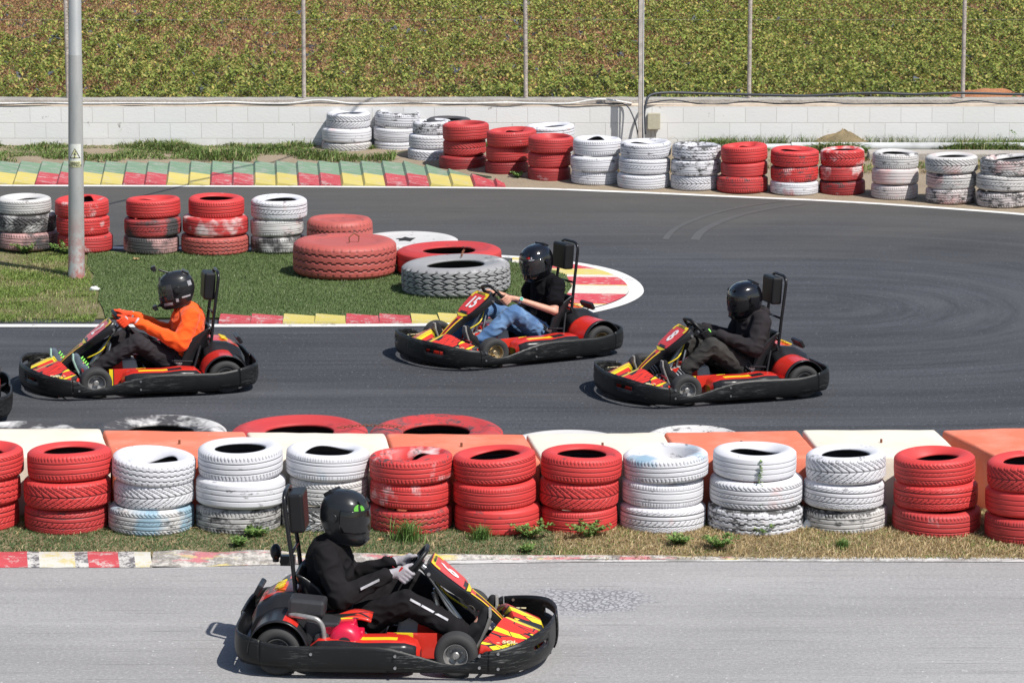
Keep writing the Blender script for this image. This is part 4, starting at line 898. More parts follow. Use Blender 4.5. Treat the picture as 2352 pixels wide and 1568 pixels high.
big(TRK_LUG, 921, 1173, 581, 0, .30, (.27, .27, .275), .20, .1, SWHI, (0, -.03), 'chunky white truck tyre with block tread beside the driver in jeans', g4, 1.08, .29)
hx = bpy.data.objects['truck_tyre.002']; 
mb = MB(); M_RUST = flat('rusty steel', (.22, .09, .05), .8, .3, .3)
dr = bpy.data.objects['truck_tyre.001']; lo = empty('x'); bpy.data.objects.remove(lo)
mb.tube([(-.06+.0, 0, 0), (-.065, 0, .05), (0, 0, .085), (.065, 0, .05), (.06, 0, 0)], .007, 6); o = mb.build('lifting_loop', M_RUST, dr, smooth=60); o.location = (.02, -.12, .155)
mb = MB(); pts = [((.07*(1+.6*(i % 2)))*math.cos(2*PI*i/11), .10*(1+.6*(i % 2))*math.sin(2*PI*i/11)) for i in range(11)]
mb.add([(x_, y_, 0) for x_, y_ in pts], [tuple(range(11))]); o = mb.build('hole_patch', flat('black hole', (.008, .008, .008), .9), hx); o.location = (-.02, -.0, .152); o.rotation_euler = (0, 0, -hx.rotation_euler.z)
# chain
def chain(name, a, b, sag, label, step=.028, zf=None):
    mb = MB(); a, b = Vector(a), Vector(b); n_ = int((b-a).length/step)
    for i in range(n_):
        t = (i+.5)/n_; c = a.lerp(b, t); c.z += -sag*4*t*(1-t)+(zf(t) if zf else 0); dr_ = (b-a).normalized(); q = dr_.to_track_quat('X', 'Z').to_matrix(); tw = Matrix.Rotation(PI/2*(i % 2), 3, 'X')
        mb.tube([c+q@tw@Vector((.019*math.cos(a_), .010*math.sin(a_), 0)) for a_ in np.linspace(0, 2*PI, 9)[:-1]], .0026, 5, closed=True)
    return tag(mb.build(name, M_RUST, smooth=60), label, 'chain')
chain('chain', G(1066, 574, .30), G(1060, 588, .315)+Vector((0, -.02, 0)), -.01, 'short chain linking the red ring tyre and chunky white tyre')
# truck tyres behind the barrier
g5 = 'truck tyres lying behind the concrete blocks'
big(TRK_FLAT, -140, 196, 963, 0, .27, BLK, .1, .7, SWHI, (0, -.01), 'black tyre with white paint traces behind the leftmost white block', g5, 1.04, .28, 0)
big(TRK_FLAT, 213, 522, 951, 0, .30, BLK, .1, .62, SWHI, (.02, 0), 'black and white ring tyre behind the left orange block', g5, 1.04, .28, 0)
big(TRK_FLAT, 530, 846, 951, 0, .30, RED2, .14, .2, SBLK, (.02, 0), 'red ring tyre behind the second white block from the left', g5, 1.04, .28, 0)
big(TRK_FLAT, 847, 1158, 951, 0, .30, RED2, .38, .5, (.12, .09, .09), (.02, 0), 'dirty red ring tyre chained to its cleaner red neighbour', g5, 1.04, .28, 0)
big(TRK_FLAT, 1160, 1445, 984, 0, .20, WD, .14, 0, SWHI, (0, 0), 'low white ring tyre behind the third white block', g5, 1.04, .28, 0)
big(TRK_FLAT, 1478, 1712, 974, 0, .24, WD, .34, 0, SWHI, (0, 0), 'white scuffed ring tyre behind the orange block right of centre', g5, 1.04, .28, 0)
chain('chain', G(775, 985, .30)+Vector((0, 0, .01)), G(930, 985, .30)+Vector((0, 0, .01)), -.02, 'rusty chain joining the two red ring tyres behind the blocks')
# concrete blocks
def block_mat(name, c, c2):
    k = NM(name, .9, .2); p = k.pos(); n1 = k.noise(p, 2.0, 6, .65); n2 = k.noise(p, 55, 4, .75); n3 = k.noise(p, 7, 5, .7)
    cc = k.mix(k.thr(n1, .45, .75), c, c2); cc = k.mix(k.thr(n3, .69, .74), cc, (.45, .40, .36)); cc = k.mix(k.thr(n2, .3, .2), cc, tuple(x*.5 for x in c)); k.color(cc); k.bump(k.math('ADD', n2, k.math('MULTIPLY', n3, .6)), .35, .006); return k.m
M_BO = block_mat('orange painted concrete', (.66, .17, .10), (.66, .27, .19)); M_BW = block_mat('cream painted concrete', (.68, .615, .52), (.60, .53, .43))
BH = .47
def cblock(tl, tr, br_, bl, mat, label, grp, lean=.06):
    P = [G(*tl, BH), G(*tr, BH), G(*br_, BH), G(*bl, BH)]
    cx = sum((q for q in P), Vector())/4; root = empty('concrete_block', (cx.x, cx.y, 0))
    mb = MB(); 
    def bq(q, dy): return Vector((q.x, q.y+dy, -.01))
    B = [bq(P[0], .02), bq(P[1], .02), bq(P[2], -lean), bq(P[3], -lean)]
    mb.add([q-Vector((cx.x, cx.y, 0)) for q in B+P], [(0, 1, 2, 3), (7, 6, 5, 4), (0, 4, 5, 1), (1, 5, 6, 2), (2, 6, 7, 3), (3, 7, 4, 0)])
    me = mb.mesh('b', mat); bm = bmesh.new(); bm.from_mesh(me); bmesh.ops.recalc_face_normals(bm, faces=bm.faces)
    bmesh.ops.bevel(bm, geom=bm.edges[:], offset=.022, segments=3, affect='EDGES', profile=.5); bmesh.ops.triangulate(bm, faces=bm.faces)
    for _ in range(3):
        lng = [e for e in bm.edges if e.calc_length() > .05]; bmesh.ops.subdivide_edges(bm, edges=lng, cuts=1, use_grid_fill=False); bmesh.ops.triangulate(bm, faces=[f for f in bm.faces if len(f.verts) > 3])
    for v in bm.verts:
        q = v.co+cx; n_ = mnoise.noise(q*6); n2_ = mnoise.noise(q*22); ed = 1.0 if abs(q.z-BH) < .03 else .5
        v.co += v.normal*(n_*.006+n2_*.005*ed)
    bm.to_mesh(me); bm.free(); me.polygons.foreach_set('use_smooth', [True]*len(me.polygons)); me.set_sharp_from_angle(angle=R(50)); o = link('body', me, root)
    mb = MB(); mb.cyl((0, 0, 0), (0, 0, .038), .009, n=8); o = mb.build('steel_pin', M_RUST, root); o.location = (.0, -.02, BH-.008)
    return tag(root, label, 'concrete block', grp)
gb = 'painted concrete blocks dividing the tracks'
cblock((-330, 980), (231, 984), (255, 1046), (-330, 1046), M_BW, 'cream block at the left edge behind the leftmost red stacks', gb)
cblock((236, 987), (562, 990), (596, 1050), (259, 1046), M_BO, 'leftmost orange block behind the short white stack', gb)
cblock((566, 991), (883, 994), (906, 1052), (600, 1050), M_BW, 'cream block behind the near driver, second cream one from the left', gb)
cblock((887, 995), (1204, 996), (1241, 1056), (910, 1052), M_BO, 'orange block behind the two red stacks right of the near driver', gb)
cblock((1208, 996), (1522, 992), (1560, 1054), (1246, 1056), M_BW, 'cream block with brown stains behind the third and fourth red stacks', gb)
cblock((1526, 992), (1832, 987), (1886, 1048), (1566, 1053), M_BO, 'orange block behind the widest white stack', gb)
cblock((1842, 986), (2148, 985), (2216, 1048), (1890, 1046), M_BW, 'cream block behind the two rightmost white stacks of the front row', gb)
cblock((2163, 987), (2700, 972), (2760, 1038), (2284, 1044), M_BO, 'skewed orange block with chipped edge at the right edge', gb, .0)
# ================================================================== KARTS
def plastic(name, c, rough=.35, scuff=.0, sc_c=(.25, .25, .25), coat=0.0):
    k = NM(name, rough, .5 if max(c) > .1 else .28); p = k.obj(); n1 = k.noise(k.mapping(p, (2.5, 2.5, 42)), 4, 7, .75); n2 = k.noise(p, 6, 5, .7); n3 = k.noise(p, 2.2, 3)
    cc = k.ramp(n2, [(.3, tuple(x*.8 for x in c)), (.7, c)])
    if scuff: 
        f = k.math('MULTIPLY', k.thr(n1, .54, .66), k.thr(n3, .42, .62)); cc = k.mix(k.math('MULTIPLY', f, scuff), cc, sc_c); k.L(k.ramp(f, [(0, (rough,)*3), (1, (.75,)*3)]), k.b.inputs['Roughness']); k.bump(n1, .3, .003)
    k.b.inputs['Coat Weight'].default_value = coat; k.b.inputs['Coat Roughness'].default_value = .12
    k.color(cc); return k.m
M_BUMP = plastic('scuffed bumper plastic', (.009, .0095, .010), .40, .75, (.19, .19, .185))
M_KBK = plastic('glossy black plastic', (.018, .018, .020), .28)
M_RED_ = plastic('racing red plastic', (.66, .030, .018), .32, 0, coat=.4)
M_YEL_ = plastic('sticker yellow plastic', (.78, .60, .02), .35)
M_WHT_ = plastic('white number', (.80, .80, .80), .4)
M_CRM = plastic('cream lettering', (.72, .66, .40), .4); M_TUBE = plastic('black tube', (.015, .015, .017), .25); M_VINYL = plastic('black vinyl', (.013, .013, .014), .4)
M_METAL = flat('brushed metal', (.45, .45, .46), .3, .5, .9, .1, 30); M_GOLD = flat('gold rim metal', (.42, .33, .2), .35, .5, .7, .2, 20); M_RIM = flat('grey rim', (.30, .29, .28), .4, .5, .5, .3, 20)
M_SLICK = plastic('slick rubber', (.045, .044, .044), .75); M_GTANK = flat('grey tank', (.42, .43, .42), .45, .5, 0, .15, 5); M_GRNP = flat('green pedal', (.02, .16, .05), .4); M_REDP = flat('dark red pedal', (.20, .02, .025), .4)
M_ENG = plastic('red engine cover', (.62, .01, .05), .35); M_ENGB = flat('engine black', (.025, .025, .028), .5)
# angular racing graphics: shards of yellow with black outlines on red
k = NM('racing graphics', .34, .5); k.b.inputs['Coat Weight'].default_value = .4
ck = k.mapping(k.obj(), (6.5, 24, 0), (0, 0, 0), (0, 0, .55)); v = k.n('ShaderNodeTexVoronoi', feature='F1'); k.L(ck, v.inputs['Vector']); v.inputs['Scale'].default_value = 1.0
v2 = k.n('ShaderNodeTexVoronoi', feature='DISTANCE_TO_EDGE'); k.L(ck, v2.inputs['Vector']); v2.inputs['Scale'].default_value = 1.0
s3 = k.n('ShaderNodeSeparateXYZ'); k.L(v.outputs['Color'], s3.inputs[0])
cc = k.mix(k.math('GREATER_THAN', s3.outputs[0], .72), (.62, .035, .02), (.78, .60, .02)); cc = k.mix(k.math('GREATER_THAN', s3.outputs[1], .90), cc, (.02, .02, .02))
cc = k.mix(k.math('MULTIPLY', k.math('LESS_THAN', v2.outputs['Distance'], .045), k.math('GREATER_THAN', s3.outputs[2], .3)), cc, (.03, .02, .02)); k.color(cc); M_GFX = k.m

# bumper outline: x forward, y left (half), z top of the band
BO = [(-.945, 0, .230), (-.945, .22, .230), (-.93, .42, .235), (-.875, .555, .238), (-.76, .63, .222), (-.60, .655, .200), (-.40, .655, .202), (-.20, .65, .206), (-.02, .645, .198), (.10, .64, .172), (.22, .635, .138), (.34, .63, .106), (.44, .63, .100), (.52, .635, .138), (.58, .638, .180),
      (.60, .64, .185), (.70, .61, .200), (.80, .53, .220), (.88, .40, .240), (.93, .24, .246), (.95, .08, .246), (.952, 0, .246)]
def band(i0, i1, sides, x_out=0.0, slots=()):
    """wrap-around band of the bumper as a solidified sheet between outline points i0..i1"""
    mb = MB(); out = []
    H = BO[i0:i1+1]
    for sd in sides:
        P = catmull([(x, y*sd, z) for x, y, z in H], 5); nb = 7
        def fn(u, v, P=P):
            q = P[min(len(P)-1, int(round(u*(len(P)-1))))]; i = int(round(u*(len(P)-1))); a = P[max(0, i-1)]; b = P[min(len(P)-1, i+1)]; t = Vector((b.x-a.x, b.y-a.y, 0)).normalized(); n_ = Vector((-t.y, t.x, 0))
            if n_.dot(Vector((q.x, q.y, 0))) < 0: n_ = -n_
            zb = .045+(.02 if q.x < -.6 else 0); z = zb+(q.z-zb)*v
            pr = [-.010, .004, .009, .010, .009, .006, .003][int(round(v*6))]+x_out
            return Vector((q.x, q.y, 0))+n_*pr+Vector((0, 0, z))
        def sk(i, j, P=P):
            q = P[i]; return any(a_ < abs(q.y) < b_ and ((q.x > 0) == fr) and abs(q.x) > .6 and j in (3,) for fr, a_, b_ in slots)
        mb.grid(fn, len(P), 7, skip=sk)
    return mb
WX_F, WX_R = .40, -.66
def wheel(nm, r, w_, rim, root, x, y, ry=1):
    e = empty(nm); e.parent = root; e.location = (x, y, r)
    mb = MB(); pr = [(.56*r, -.42*w_), (.66*r, -.47*w_), (.80*r, -.5*w_), (.92*r, -.47*w_), (.985*r, -.38*w_), (r, -.2*w_), (r, .2*w_), (.985*r, .38*w_), (.92*r, .47*w_), (.80*r, .5*w_), (.66*r, .47*w_), (.56*r, .42*w_)]
    mb.lathe(pr+[(.50*r, .3*w_), (.50*r, -.3*w_)], 36, 'Y', closed=True); o = mb.build('tyre', M_SLICK, e, smooth=50)
    mb = MB(); s = ry
    mb.lathe([(.565*r, s*.44*w_), (.53*r, s*.43*w_), (.49*r, s*.30*w_), (.43*r, s*.10*w_), (.25*r, s*.06*w_), (.17*r, s*.12*w_), (.17*r, s*.30*w_), (.13*r, s*.34*w_), (0, s*.34*w_)], 28, 'Y')
    mb.lathe([(.55*r, -s*.42*w_), (.48*r, -s*.3*w_), (.45*r, s*.1*w_)], 28, 'Y')
    for q in range(3): a_ = 2*PI*q/3+.4; mb.cyl((.30*r*math.cos(a_), s*.07*w_, .30*r*math.sin(a_)), (.30*r*math.cos(a_), s*.14*w_, .30*r*math.sin(a_)), .008, n=6)
    mb.build('rim', rim, e, smooth=40); return e
def make_kart(number, steer=0.0, rim=M_RIM):
    root = empty('go_kart')
    def part(nm, mb, mats, par=None, **kw): return mb.build(nm, mats, par or root, **kw)
    def solid(o, t): s = o.modifiers.new('solid', 'SOLIDIFY'); s.thickness = t; s.offset = -1; return o
    for nm, a, b, sides, xo, sl_ in (('front_bumper', 15, 21, (1, -1), .004, ((True, .30, .46),)), ('rear_bumper', 0, 4, (1, -1), .0, ()), ):
        solid(part(nm, band(a, b, sides, xo, sl_), M_BUMP, smooth=60, fix=False), .013)
    for sd in (1, -1): solid(part('side_bumper', band(4, 15, (sd,), .0), M_BUMP, smooth=60, fix=False), .013)
    # bolts
    for sd in (1, -1):
        mb = MB()
        for x, z in ((.55, .09), (.55, .16), (.66, .08), (.66, .17), (.05, .08), (.05, .15), (-.45, .155)):
            y = interp(x, [-.6, .6, .7], [.66, .648, .62]); mb.cyl((x, sd*(y-.004), z), (x, sd*(y+.014), z), .009, n=8)
        part('bumper_bolts', mb, M_METAL, smooth=40)
    # chassis and floor
    mb = MB()
    for sd in (1, -1): mb.tube([(.82, sd*.16, .07), (.70, sd*.20, .065), (.45, sd*.30, .06), (.1, sd*.33, .06), (-.3, sd*.33, .06), (-.5, sd*.36, .09), (-.80, sd*.36, .10)], .016, 8)
    for x, y in ((.78, .17), (.40, .30), (-.1, .33), (-.62, .36)): mb.cyl((x, -y, .062), (x, y, .062), .015, n=8)
    mb.tube([(.40, -.45, .12), (.40, -.33, .08), (.40, .33, .08), (.40, .45, .12)], .018, 8); mb.cyl((WX_R, -.5, .14), (WX_R, .5, .14), .02, n=10)
    for sd in (1, -1):
        for x in (.1, -.42): mb.cyl((x, sd*.33, .07), (x, sd*.64, .09), .013, n=8)
        mb.tube([(.60, sd*.22, .1), (.64, sd*.40, .13), (.60, sd*.60, .13)], .011, 6); mb.cyl((-.78, sd*.30, .12), (-.92, sd*.34, .17), .014, n=8)
    part('chassis', mb, M_TUBE, smooth=50)
    mb = MB(); mb.prism([(.76, -.20), (.76, .20), (.45, .31), (-.22, .33), (-.22, -.33), (.45, -.31)], .035, .045); part('floor_pan', mb, M_KBK)
    # nose fairing: a shallow V of red shards
    def nose(u, v):
        y = -.50+u; ay = abs(y)/.5; xf = .90-.20*ay**2.2; xb = .60+.10*(1-ay)**1.5-.08*ay; x = xb+(xf-xb)*v
        z = .245-.075*v-.055*ay**1.6+.035*math.exp(-((ay-.35)/.2)**2)*(1-v)-.035*math.exp(-(ay/.14)**2)
        if v < .02: z -= .05
        if v > .98: z -= .06
        if u < .01 or u > .99: z -= .045
        return (x, y, z)
    solid(part('nose_fairing', (lambda m: (m.grid(nose, 41, 9), m)[1])(MB()), M_GFX, smooth=40, fix=False), .006)
    for sd in (1, -1):
        ax = Vector((-sd, 0, 0)); ay = Vector((-.0, -sd, .15)).normalized(); az_ = ax.cross(ay); c_ = Vector((.66, sd*.405, .1785))
        mb = MB(); mb.text('DEL SOL', .052, Matrix.Translation(c_) @ Matrix(((ax.x, ay.x, az_.x, 0), (ax.y, ay.y, az_.y, 0), (ax.z, ay.z, az_.z, 0), (0, 0, 0, 1))), 0, .002, .0015); part('nose_lettering', mb, M_CRM, fix=False)
    # steering fairing: thin arm widening to the number plate
    path = [(.675, .150), (.63, .20), (.565, .265), (.49, .33), (.43, .375), (.405, .402), (.375, .43), (.30, .49), (.225, .552), (.19, .578)]
    hw_ = [.034, .038, .046, .058, .074, .106, .134, .152, .164, .140]; th_ = [.035, .04, .045, .05, .05, .052, .055, .06, .065, .06]
    path = [(x+.02, z) for x, z in path]
    nr = len(path); fr = []
    for i, (x, z) in enumerate(path):
        a_ = path[max(0, i-1)]; b_ = path[min(nr-1, i+1)]; t = Vector((b_[0]-a_[0], 0, b_[1]-a_[1])).normalized(); fr.append((Vector((x, 0, z)), t, Vector((t.z, 0, -t.x))*(1 if t.z*1 > 0 else 1)))
    def sect(i):
        c, t, n_ = fr[i]; n_ = n_ if n_.z > 0 else -n_; w_, h = hw_[i], th_[i]; e = .014
        return [c+Vector((0, y, 0))+n_*d for y, d in ((-w_, -h), (-w_, -e), (-w_+e*.3, -e*.35), (-w_+e, 0), (-w_*.5, .002), (0, .003), (w_*.5, .002), (w_-e, 0), (w_-e*.3, -e*.35), (w_, -e), (w_, -h))]
    mb = MB(); S = [sect(i) for i in range(nr)]; m_ = len(S[0])
    vs = [q for s_ in S for q in s_]; fs = []; 
    for i in range(nr-1):
        for j in range(m_-1): fs.append((i*m_+j, (i+1)*m_+j, (i+1)*m_+j+1, i*m_+j+1))
    mb.add(vs, fs); mb.add(S[-1], [tuple(range(m_))]); mb.add(S[0], [tuple(range(m_))[::-1]])
    fair = part('steering_fairing', mb, M_KBK, smooth=35)
    # sticker sheets lying on the fairing
    def onf(s_, y, lift=.0035):     # s_ in 0..nr-1 along, y -1..1 across
        i = min(nr-2, int(s_)); f = s_-i; c = fr[i][0].lerp(fr[i+1][0], f); n_ = fr[i][2]; n_ = n_ if n_.z > 0 else -n_; w_ = hw_[i]+(hw_[i+1]-hw_[i])*f
        return c+Vector((0, y*w_, 0))+n_*(lift+.003*(1-abs(y)))
    def fsheet(mb, s0, s1, y0, y1, mi, lift=.0035, ns=10, yf=None):
        def g_(u, v):
            s_ = s0+(s1-s0)*u; a_, b_ = (y0, y1) if yf is None else yf(u); return onf(s_, a_+(b_-a_)*v, lift)
        mb.grid(g_, ns, 5, mi)
    mb = MB()
    fsheet(mb, 5.3, 8.95, 0, 0, 0, .004, 16, lambda u: (-.86+.12*max(0, u-.88)/.12, .86-.12*max(0, u-.88)/.12)); fsheet(mb, 8.25, 8.85, -.82, .82, 1, .0052, 6); fsheet(mb, 7.7, 8.3, .62, .82, 1, .0052, 4); fsheet(mb, 7.7, 8.3, -.82, -.62, 1, .0052, 4)
    fsheet(mb, 5.15, 5.75, 0, 0, 2, .0052, 5, lambda u: (-.45-.1*u, .45+.1*u)); fsheet(mb, 4.2, 5.0, 0, 0, 1, .0045, 6, lambda u: (-.5-.45*u, .5+.45*u))
    fsheet(mb, .6, 4.1, -.80, .80, 0, .0035, 12); fsheet(mb, .4, 4.0, .50, .80, 1, .0046, 12); fsheet(mb, .4, 4.0, -.80, -.50, 1, .0046, 12); fsheet(mb, .8, 3.6, 0, 0, 2, .0046, 10, lambda u: (-.05-.28*u, .05+.28*u))
    st = part('fairing_stickers', mb, [M_RED_, M_YEL_, M_KBK], fair, smooth=30, fix=False)
    # number
    i_ = 7; c, t, n_ = fr[i_]; n_ = n_ if n_.z > 0 else -n_; up_ = t if t.z > 0 else -t; right = up_.cross(n_)
    def tm(s_, lift): 
        q = onf(s_, 0, lift); return Matrix.Translation(q) @ Matrix(((right.x, up_.x, n_.x, 0), (right.y, up_.y, n_.y, 0), (right.z, up_.z, n_.z, 0), (0, 0, 0, 1)))
    mb = MB(); mb.text(number, .185, tm(7.0, .0075), 0, .0012, .004, .82); part('race_number', mb, M_WHT_, fair, fix=False)
    mb = MB(); mb.text('ndelsol.es', .034, tm(8.55, .0085), 0, .0003, .0006, 1.05); part('web_lettering', mb, M_KBK, fair, fix=False)
    mb = MB()
    for sd in (1, -1): mb.cyl(tuple(onf(8.2, sd*1.0, -.05)), tuple(onf(8.2, sd*1.04, -.05)+Vector((0, sd*.006, 0))), .011, n=10)
    mb.cyl((.20, 0, .46), (.42, 0, .10), .012, n=8); part('fairing_bracket', mb, M_METAL, smooth=40)
    # steering wheel
    sw = empty('steering_wheel'); sw.parent = root; tl = R(50); Cw = Vector((.115, 0, .555)); nrm = Vector((-math.sin(tl), 0, math.cos(tl))); upw = Vector((math.cos(tl), 0, math.sin(tl)))
    sw.matrix_local = Matrix.Translation(Cw) @ Matrix(((0, upw.x, nrm.x, 0), (-1, 0, 0, 0), (0, upw.z, nrm.z, 0), (0, 0, 0, 1))) @ Matrix.Rotation(steer, 4, 'Z')
    ring = []
    for i in range(40):
        a_ = 2*PI*i/40; x, y = .150*math.cos(a_), .140*math.sin(a_)
        if y > .098: y = .098+(y-.098)*.25
        if y < -.115: y = -.115+(y+.115)*.4
        ring.append((x, y, 0))
    mb = MB(); mb.tube(ring, .0145, 10, closed=True); part('rim_grip', mb, M_VINYL, sw, smooth=180)
    mb = MB(); mb.box((0, -.01, -.025), (.10, .085, .03)); [mb.cyl((0, 0, -.02), (x, y, 0), .010, n=8) for x, y in ((.145, .02), (-.145, .02), (0, -.115))]; part('hub', mb, M_KBK, sw, smooth=40)
    mb = MB(); mb.cyl(Cw-nrm*.03, (.46, 0, .10), .013, n=10); mb.cyl(Cw-nrm*.04, Cw-nrm*.12, .022, n=12); part('steering_column', mb, M_METAL, smooth=40)
    mb = MB(); [mb.tube([(.46, 0, .10), (.42, sd*.2, .11), (.41, sd*.42, .12)], .009, 6) for sd in (1, -1)]; mb.tube([(.30, .07, .06), (.22, .05, .38)], .010, 6); mb.tube([(.30, -.07, .06), (.22, -.05, .38)], .010, 6); part('tie_rods', mb, M_METAL, smooth=40)
    # fuel tank
    ft = empty('fuel_tank'); ft.parent = root
    mb = MB(); mb.prism([(.42, .05), (.34, .21), (.02, .24), (-.02, .05)], -.105, .105); 
    mb.v = [(x, z, y) for x, y, z in mb.v]; part('tank', mb, M_GTANK, ft, bevel=.02)
    for sd in (1, -1): mb = MB(); mb.prism([(.40, .06), (.36, .235), (.14, .255), (.12, .06)], sd*.110-.004, sd*.110+.004); mb.v = [(x, z, y) for x, y, z in mb.v]; part('side_panel', mb, M_RED_, ft)
    mb = MB(); mb.cyl((.08, 0, .23), (.08, 0, .265), .03, n=14); part('cap', mb, M_KBK, ft, smooth=40)
    # pedals
    for nm, sd, x, m_ in (('brake_pedal', 1, .465, M_REDP), ('throttle_pedal', -1, .62, M_GRNP)):
        mb = MB(); mb.tube([(x-.04, sd*.14, .07), (x, sd*.14, .14), (x+.015, sd*.14, .20)], .010, 8); mb.tube([(x+.012, sd*.08, .185), (x+.012, sd*.25, .185)], .011, 8); mb.tube([(x-.0, sd*.10, .14), (x, sd*.23, .14)], .008, 8); part(nm, mb, m_, smooth=50)
    # inner side boards by the tank (yellow and red stickers)
    for sd in (1, -1): mb = MB(); mb.box((.12, sd*.335, .13), (.30, .012, .15), (0, 0, 0)); part('side_board', mb, M_GFX)
    mb = MB(); mb.cyl((WX_R, .255, .142), (WX_R, .262, .142), .095, n=28); part('brake_disc', mb, M_METAL, smooth=40)
    mb = MB(); mb.box((WX_R+.085, .26, .16), (.05, .05, .06)); part('brake_calliper', mb, M_GOLD, bevel=.006)
    mb = MB(); mb.cyl((WX_R, -.25, .142), (WX_R, -.256, .142), .09, n=28); mb.tube([(WX_R+.09*math.cos(a_), -.253, .142+.09*math.sin(a_)) for a_ in np.linspace(PI/2, 3*PI/2, 10)]+[(-.30, -.253, .11), (-.26, -.253, .15), (-.30, -.253, .19)], .008, 6, closed=True); part('drive_chain', mb, M_RIM, smooth=40)
    for pth, m_ in (([(-.30, -.30, .30), (-.1, -.31, .16), (.2, -.24, .10), (.5, -.16, .12), (.60, -.14, .16)], M_TUBE), ([(-.60, .25, .20), (-.35, .30, .13), (.1, .27, .09), (.44, .17, .12)], M_TUBE), ([(.42, .06, .26), (.30, .09, .33), (.22, .03, .44)], M_YEL_), ([(-.50, -.20, .42), (-.62, -.05, .44), (-.60, .14, .46)], M_TUBE)): mb = MB(); mb.tube(catmull(pth, 5), .006, 6); part('control_cable', mb, m_, smooth=180)
    for sd in (1, -1):
        mb = MB(); P9 = catmull([(-.40, sd*.225, .12), (-.33, sd*.232, .20), (-.285, sd*.20, .275), (-.27, sd*.12, .315), (-.268, 0, .325)], 5)
        mb.grid(lambda u, v: P9[int(round(u*(len(P9)-1)))]+Vector((.0, 0, 0))+Vector((.9, 0, .44))*(v-.5)*.045, len(P9), 2); solid(part('lap_belt', mb, M_VINYL, smooth=180, fix=False), .003)
        mb = MB(); mb.box((-.315, sd*.240, .215), (.055, .018, .038), (0, -.6, 0)); part('belt_buckle', mb, M_METAL, bevel=.004)
    mb = MB(); mb.tube([(-.42, .30, .235), (-.26, .335, .255)], .011, 8); part('side_lever', mb, M_TUBE, smooth=60)
    # seat
    sp = [(-.06, .135, .0), (-.12, .085, .02), (-.25, .06, .06), (-.36, .075, .09), (-.45, .14, .125), (-.52, .26, .15), (-.575, .39, .12), (-.61, .50, .03)]
    P = catmull([(x, 0, z) for x, z, h in sp], 4); Hh = [interp(i/4, range(len(sp)), [h for *_, h in sp]) for i in range(len(P))]
    def seat(u, v):
        i = int(round(u*(len(P)-1))); q = P[i]; a_ = P[max(0, i-1)]; b_ = P[min(len(P)-1, i+1)]; t = (b_-a_).normalized(); n_ = Vector((t.z, 0, -t.x)); n_ = n_ if (n_.z > 0 or n_.x > .2) else -n_
        if n_.x < 0 and q.z > .15: n_ = -n_
        y = (v-.5)*2; yy = .205*math.sin(min(1, abs(y)*1.25)*PI/2)*(1 if y > 0 else -1); d = Hh[i]*max(0, abs(y)-.35)/.65*1.1
        return q+Vector((0, yy+.0*d, 0))+n_*d
    solid(part('seat', (lambda m: (m.grid(seat, len(P), 17), m)[1])(MB()), M_KBK, smooth=60, fix=False), .007)
    for sd in (1, -1):
        mb = MB(); mb.tube([(-.57, sd*.24, .10), (-.60, sd*.225, .28), (-.56, sd*.21, .40)], .012, 8); mb.tube([(-.40, sd*.33, .07), (-.50, sd*.22, .36)], .011, 8); mb.tube([(-.26, sd*.24, .24), (-.42, sd*.30, .10)], .009, 6); part('seat_stay', mb, M_TUBE, smooth=50)
    # roll hoop and head rest
    rh = empty('head_restraint'); rh.parent = root
    hoop = catmull([(-.60, .155, .36), (-.625, .155, .60), (-.66, .150, .86), (-.668, .145, .94), (-.67, .10, .978), (-.67, 0, .982), (-.67, -.10, .978), (-.668, -.145, .94), (-.66, -.150, .86), (-.625, -.155, .60), (-.60, -.155, .36)], 5)
    mb = MB(); mb.tube(hoop, .0135, 10); mb.cyl((-.628, -.15, .62), (-.628, .15, .62), .010, n=8); mb.cyl((-.61, -.16, .43), (-.61, .16, .43), .010, n=8); part('hoop', mb, M_TUBE, rh, smooth=180)
    mb = MB(); mb.box((-.602, 0, .855), (.095, .235, .235), (0, -.06, 0)); part('head_pad', mb, M_VINYL, rh, bevel=.018, segs=3)
    # rear: engine cover, fenders
    def cover(u, v):
        # over the axle from front edge to back, domed
        y = -.26+.56*v; xs = [-.50, -.53, -.60, -.72, -.83, -.865, -.87]; zs = [.16, .33, .395, .385, .325, .26, .15]
        i = u*6; x = interp(i, range(7), xs); z = interp(i, range(7), zs); e = abs(v-.5)*2; return (x, y, z-.05*max(0, e-.75)/.25-.015*e*e)
    mb = MB(); mb.grid(cover, 25, 17, mif=lambda i, j: 1 if (7 <= i <= 20 and 4 <= j <= 11) else 0); [mb.add([cover(u/24, e) for u in range(25)]+[(-.69, -.26+.56*e, .12)], [tuple(range(26)) if e else tuple(range(26))[::-1]]) for e in (0, 1)]
    ec = part('engine_cover', mb, [M_KBK, M_RED_], smooth=45)
    MT = Matrix.Translation((-.70, .06, .385+.006)) @ Matrix.Rotation(PI/2, 4, 'Z') @ Matrix.Rotation(R(-16), 4, 'X'); MT = Matrix.Translation((-.72, .03, .392)) @ Matrix(((0, .93, -.36, 0), (-1, 0, 0, 0), (0, .36, .93, 0), (0, 0, 0, 1)))
    mb = MB(); mb.text('MINI', .085, MT, 0, .004, .001); part('cover_lettering', mb, M_YEL_, ec, fix=False)
    mb = MB(); mb.box((-.845, .02, .375), (.035, .20, .07), (0, .5, 0)); part('spoiler', mb, M_KBK, ec, bevel=.01)
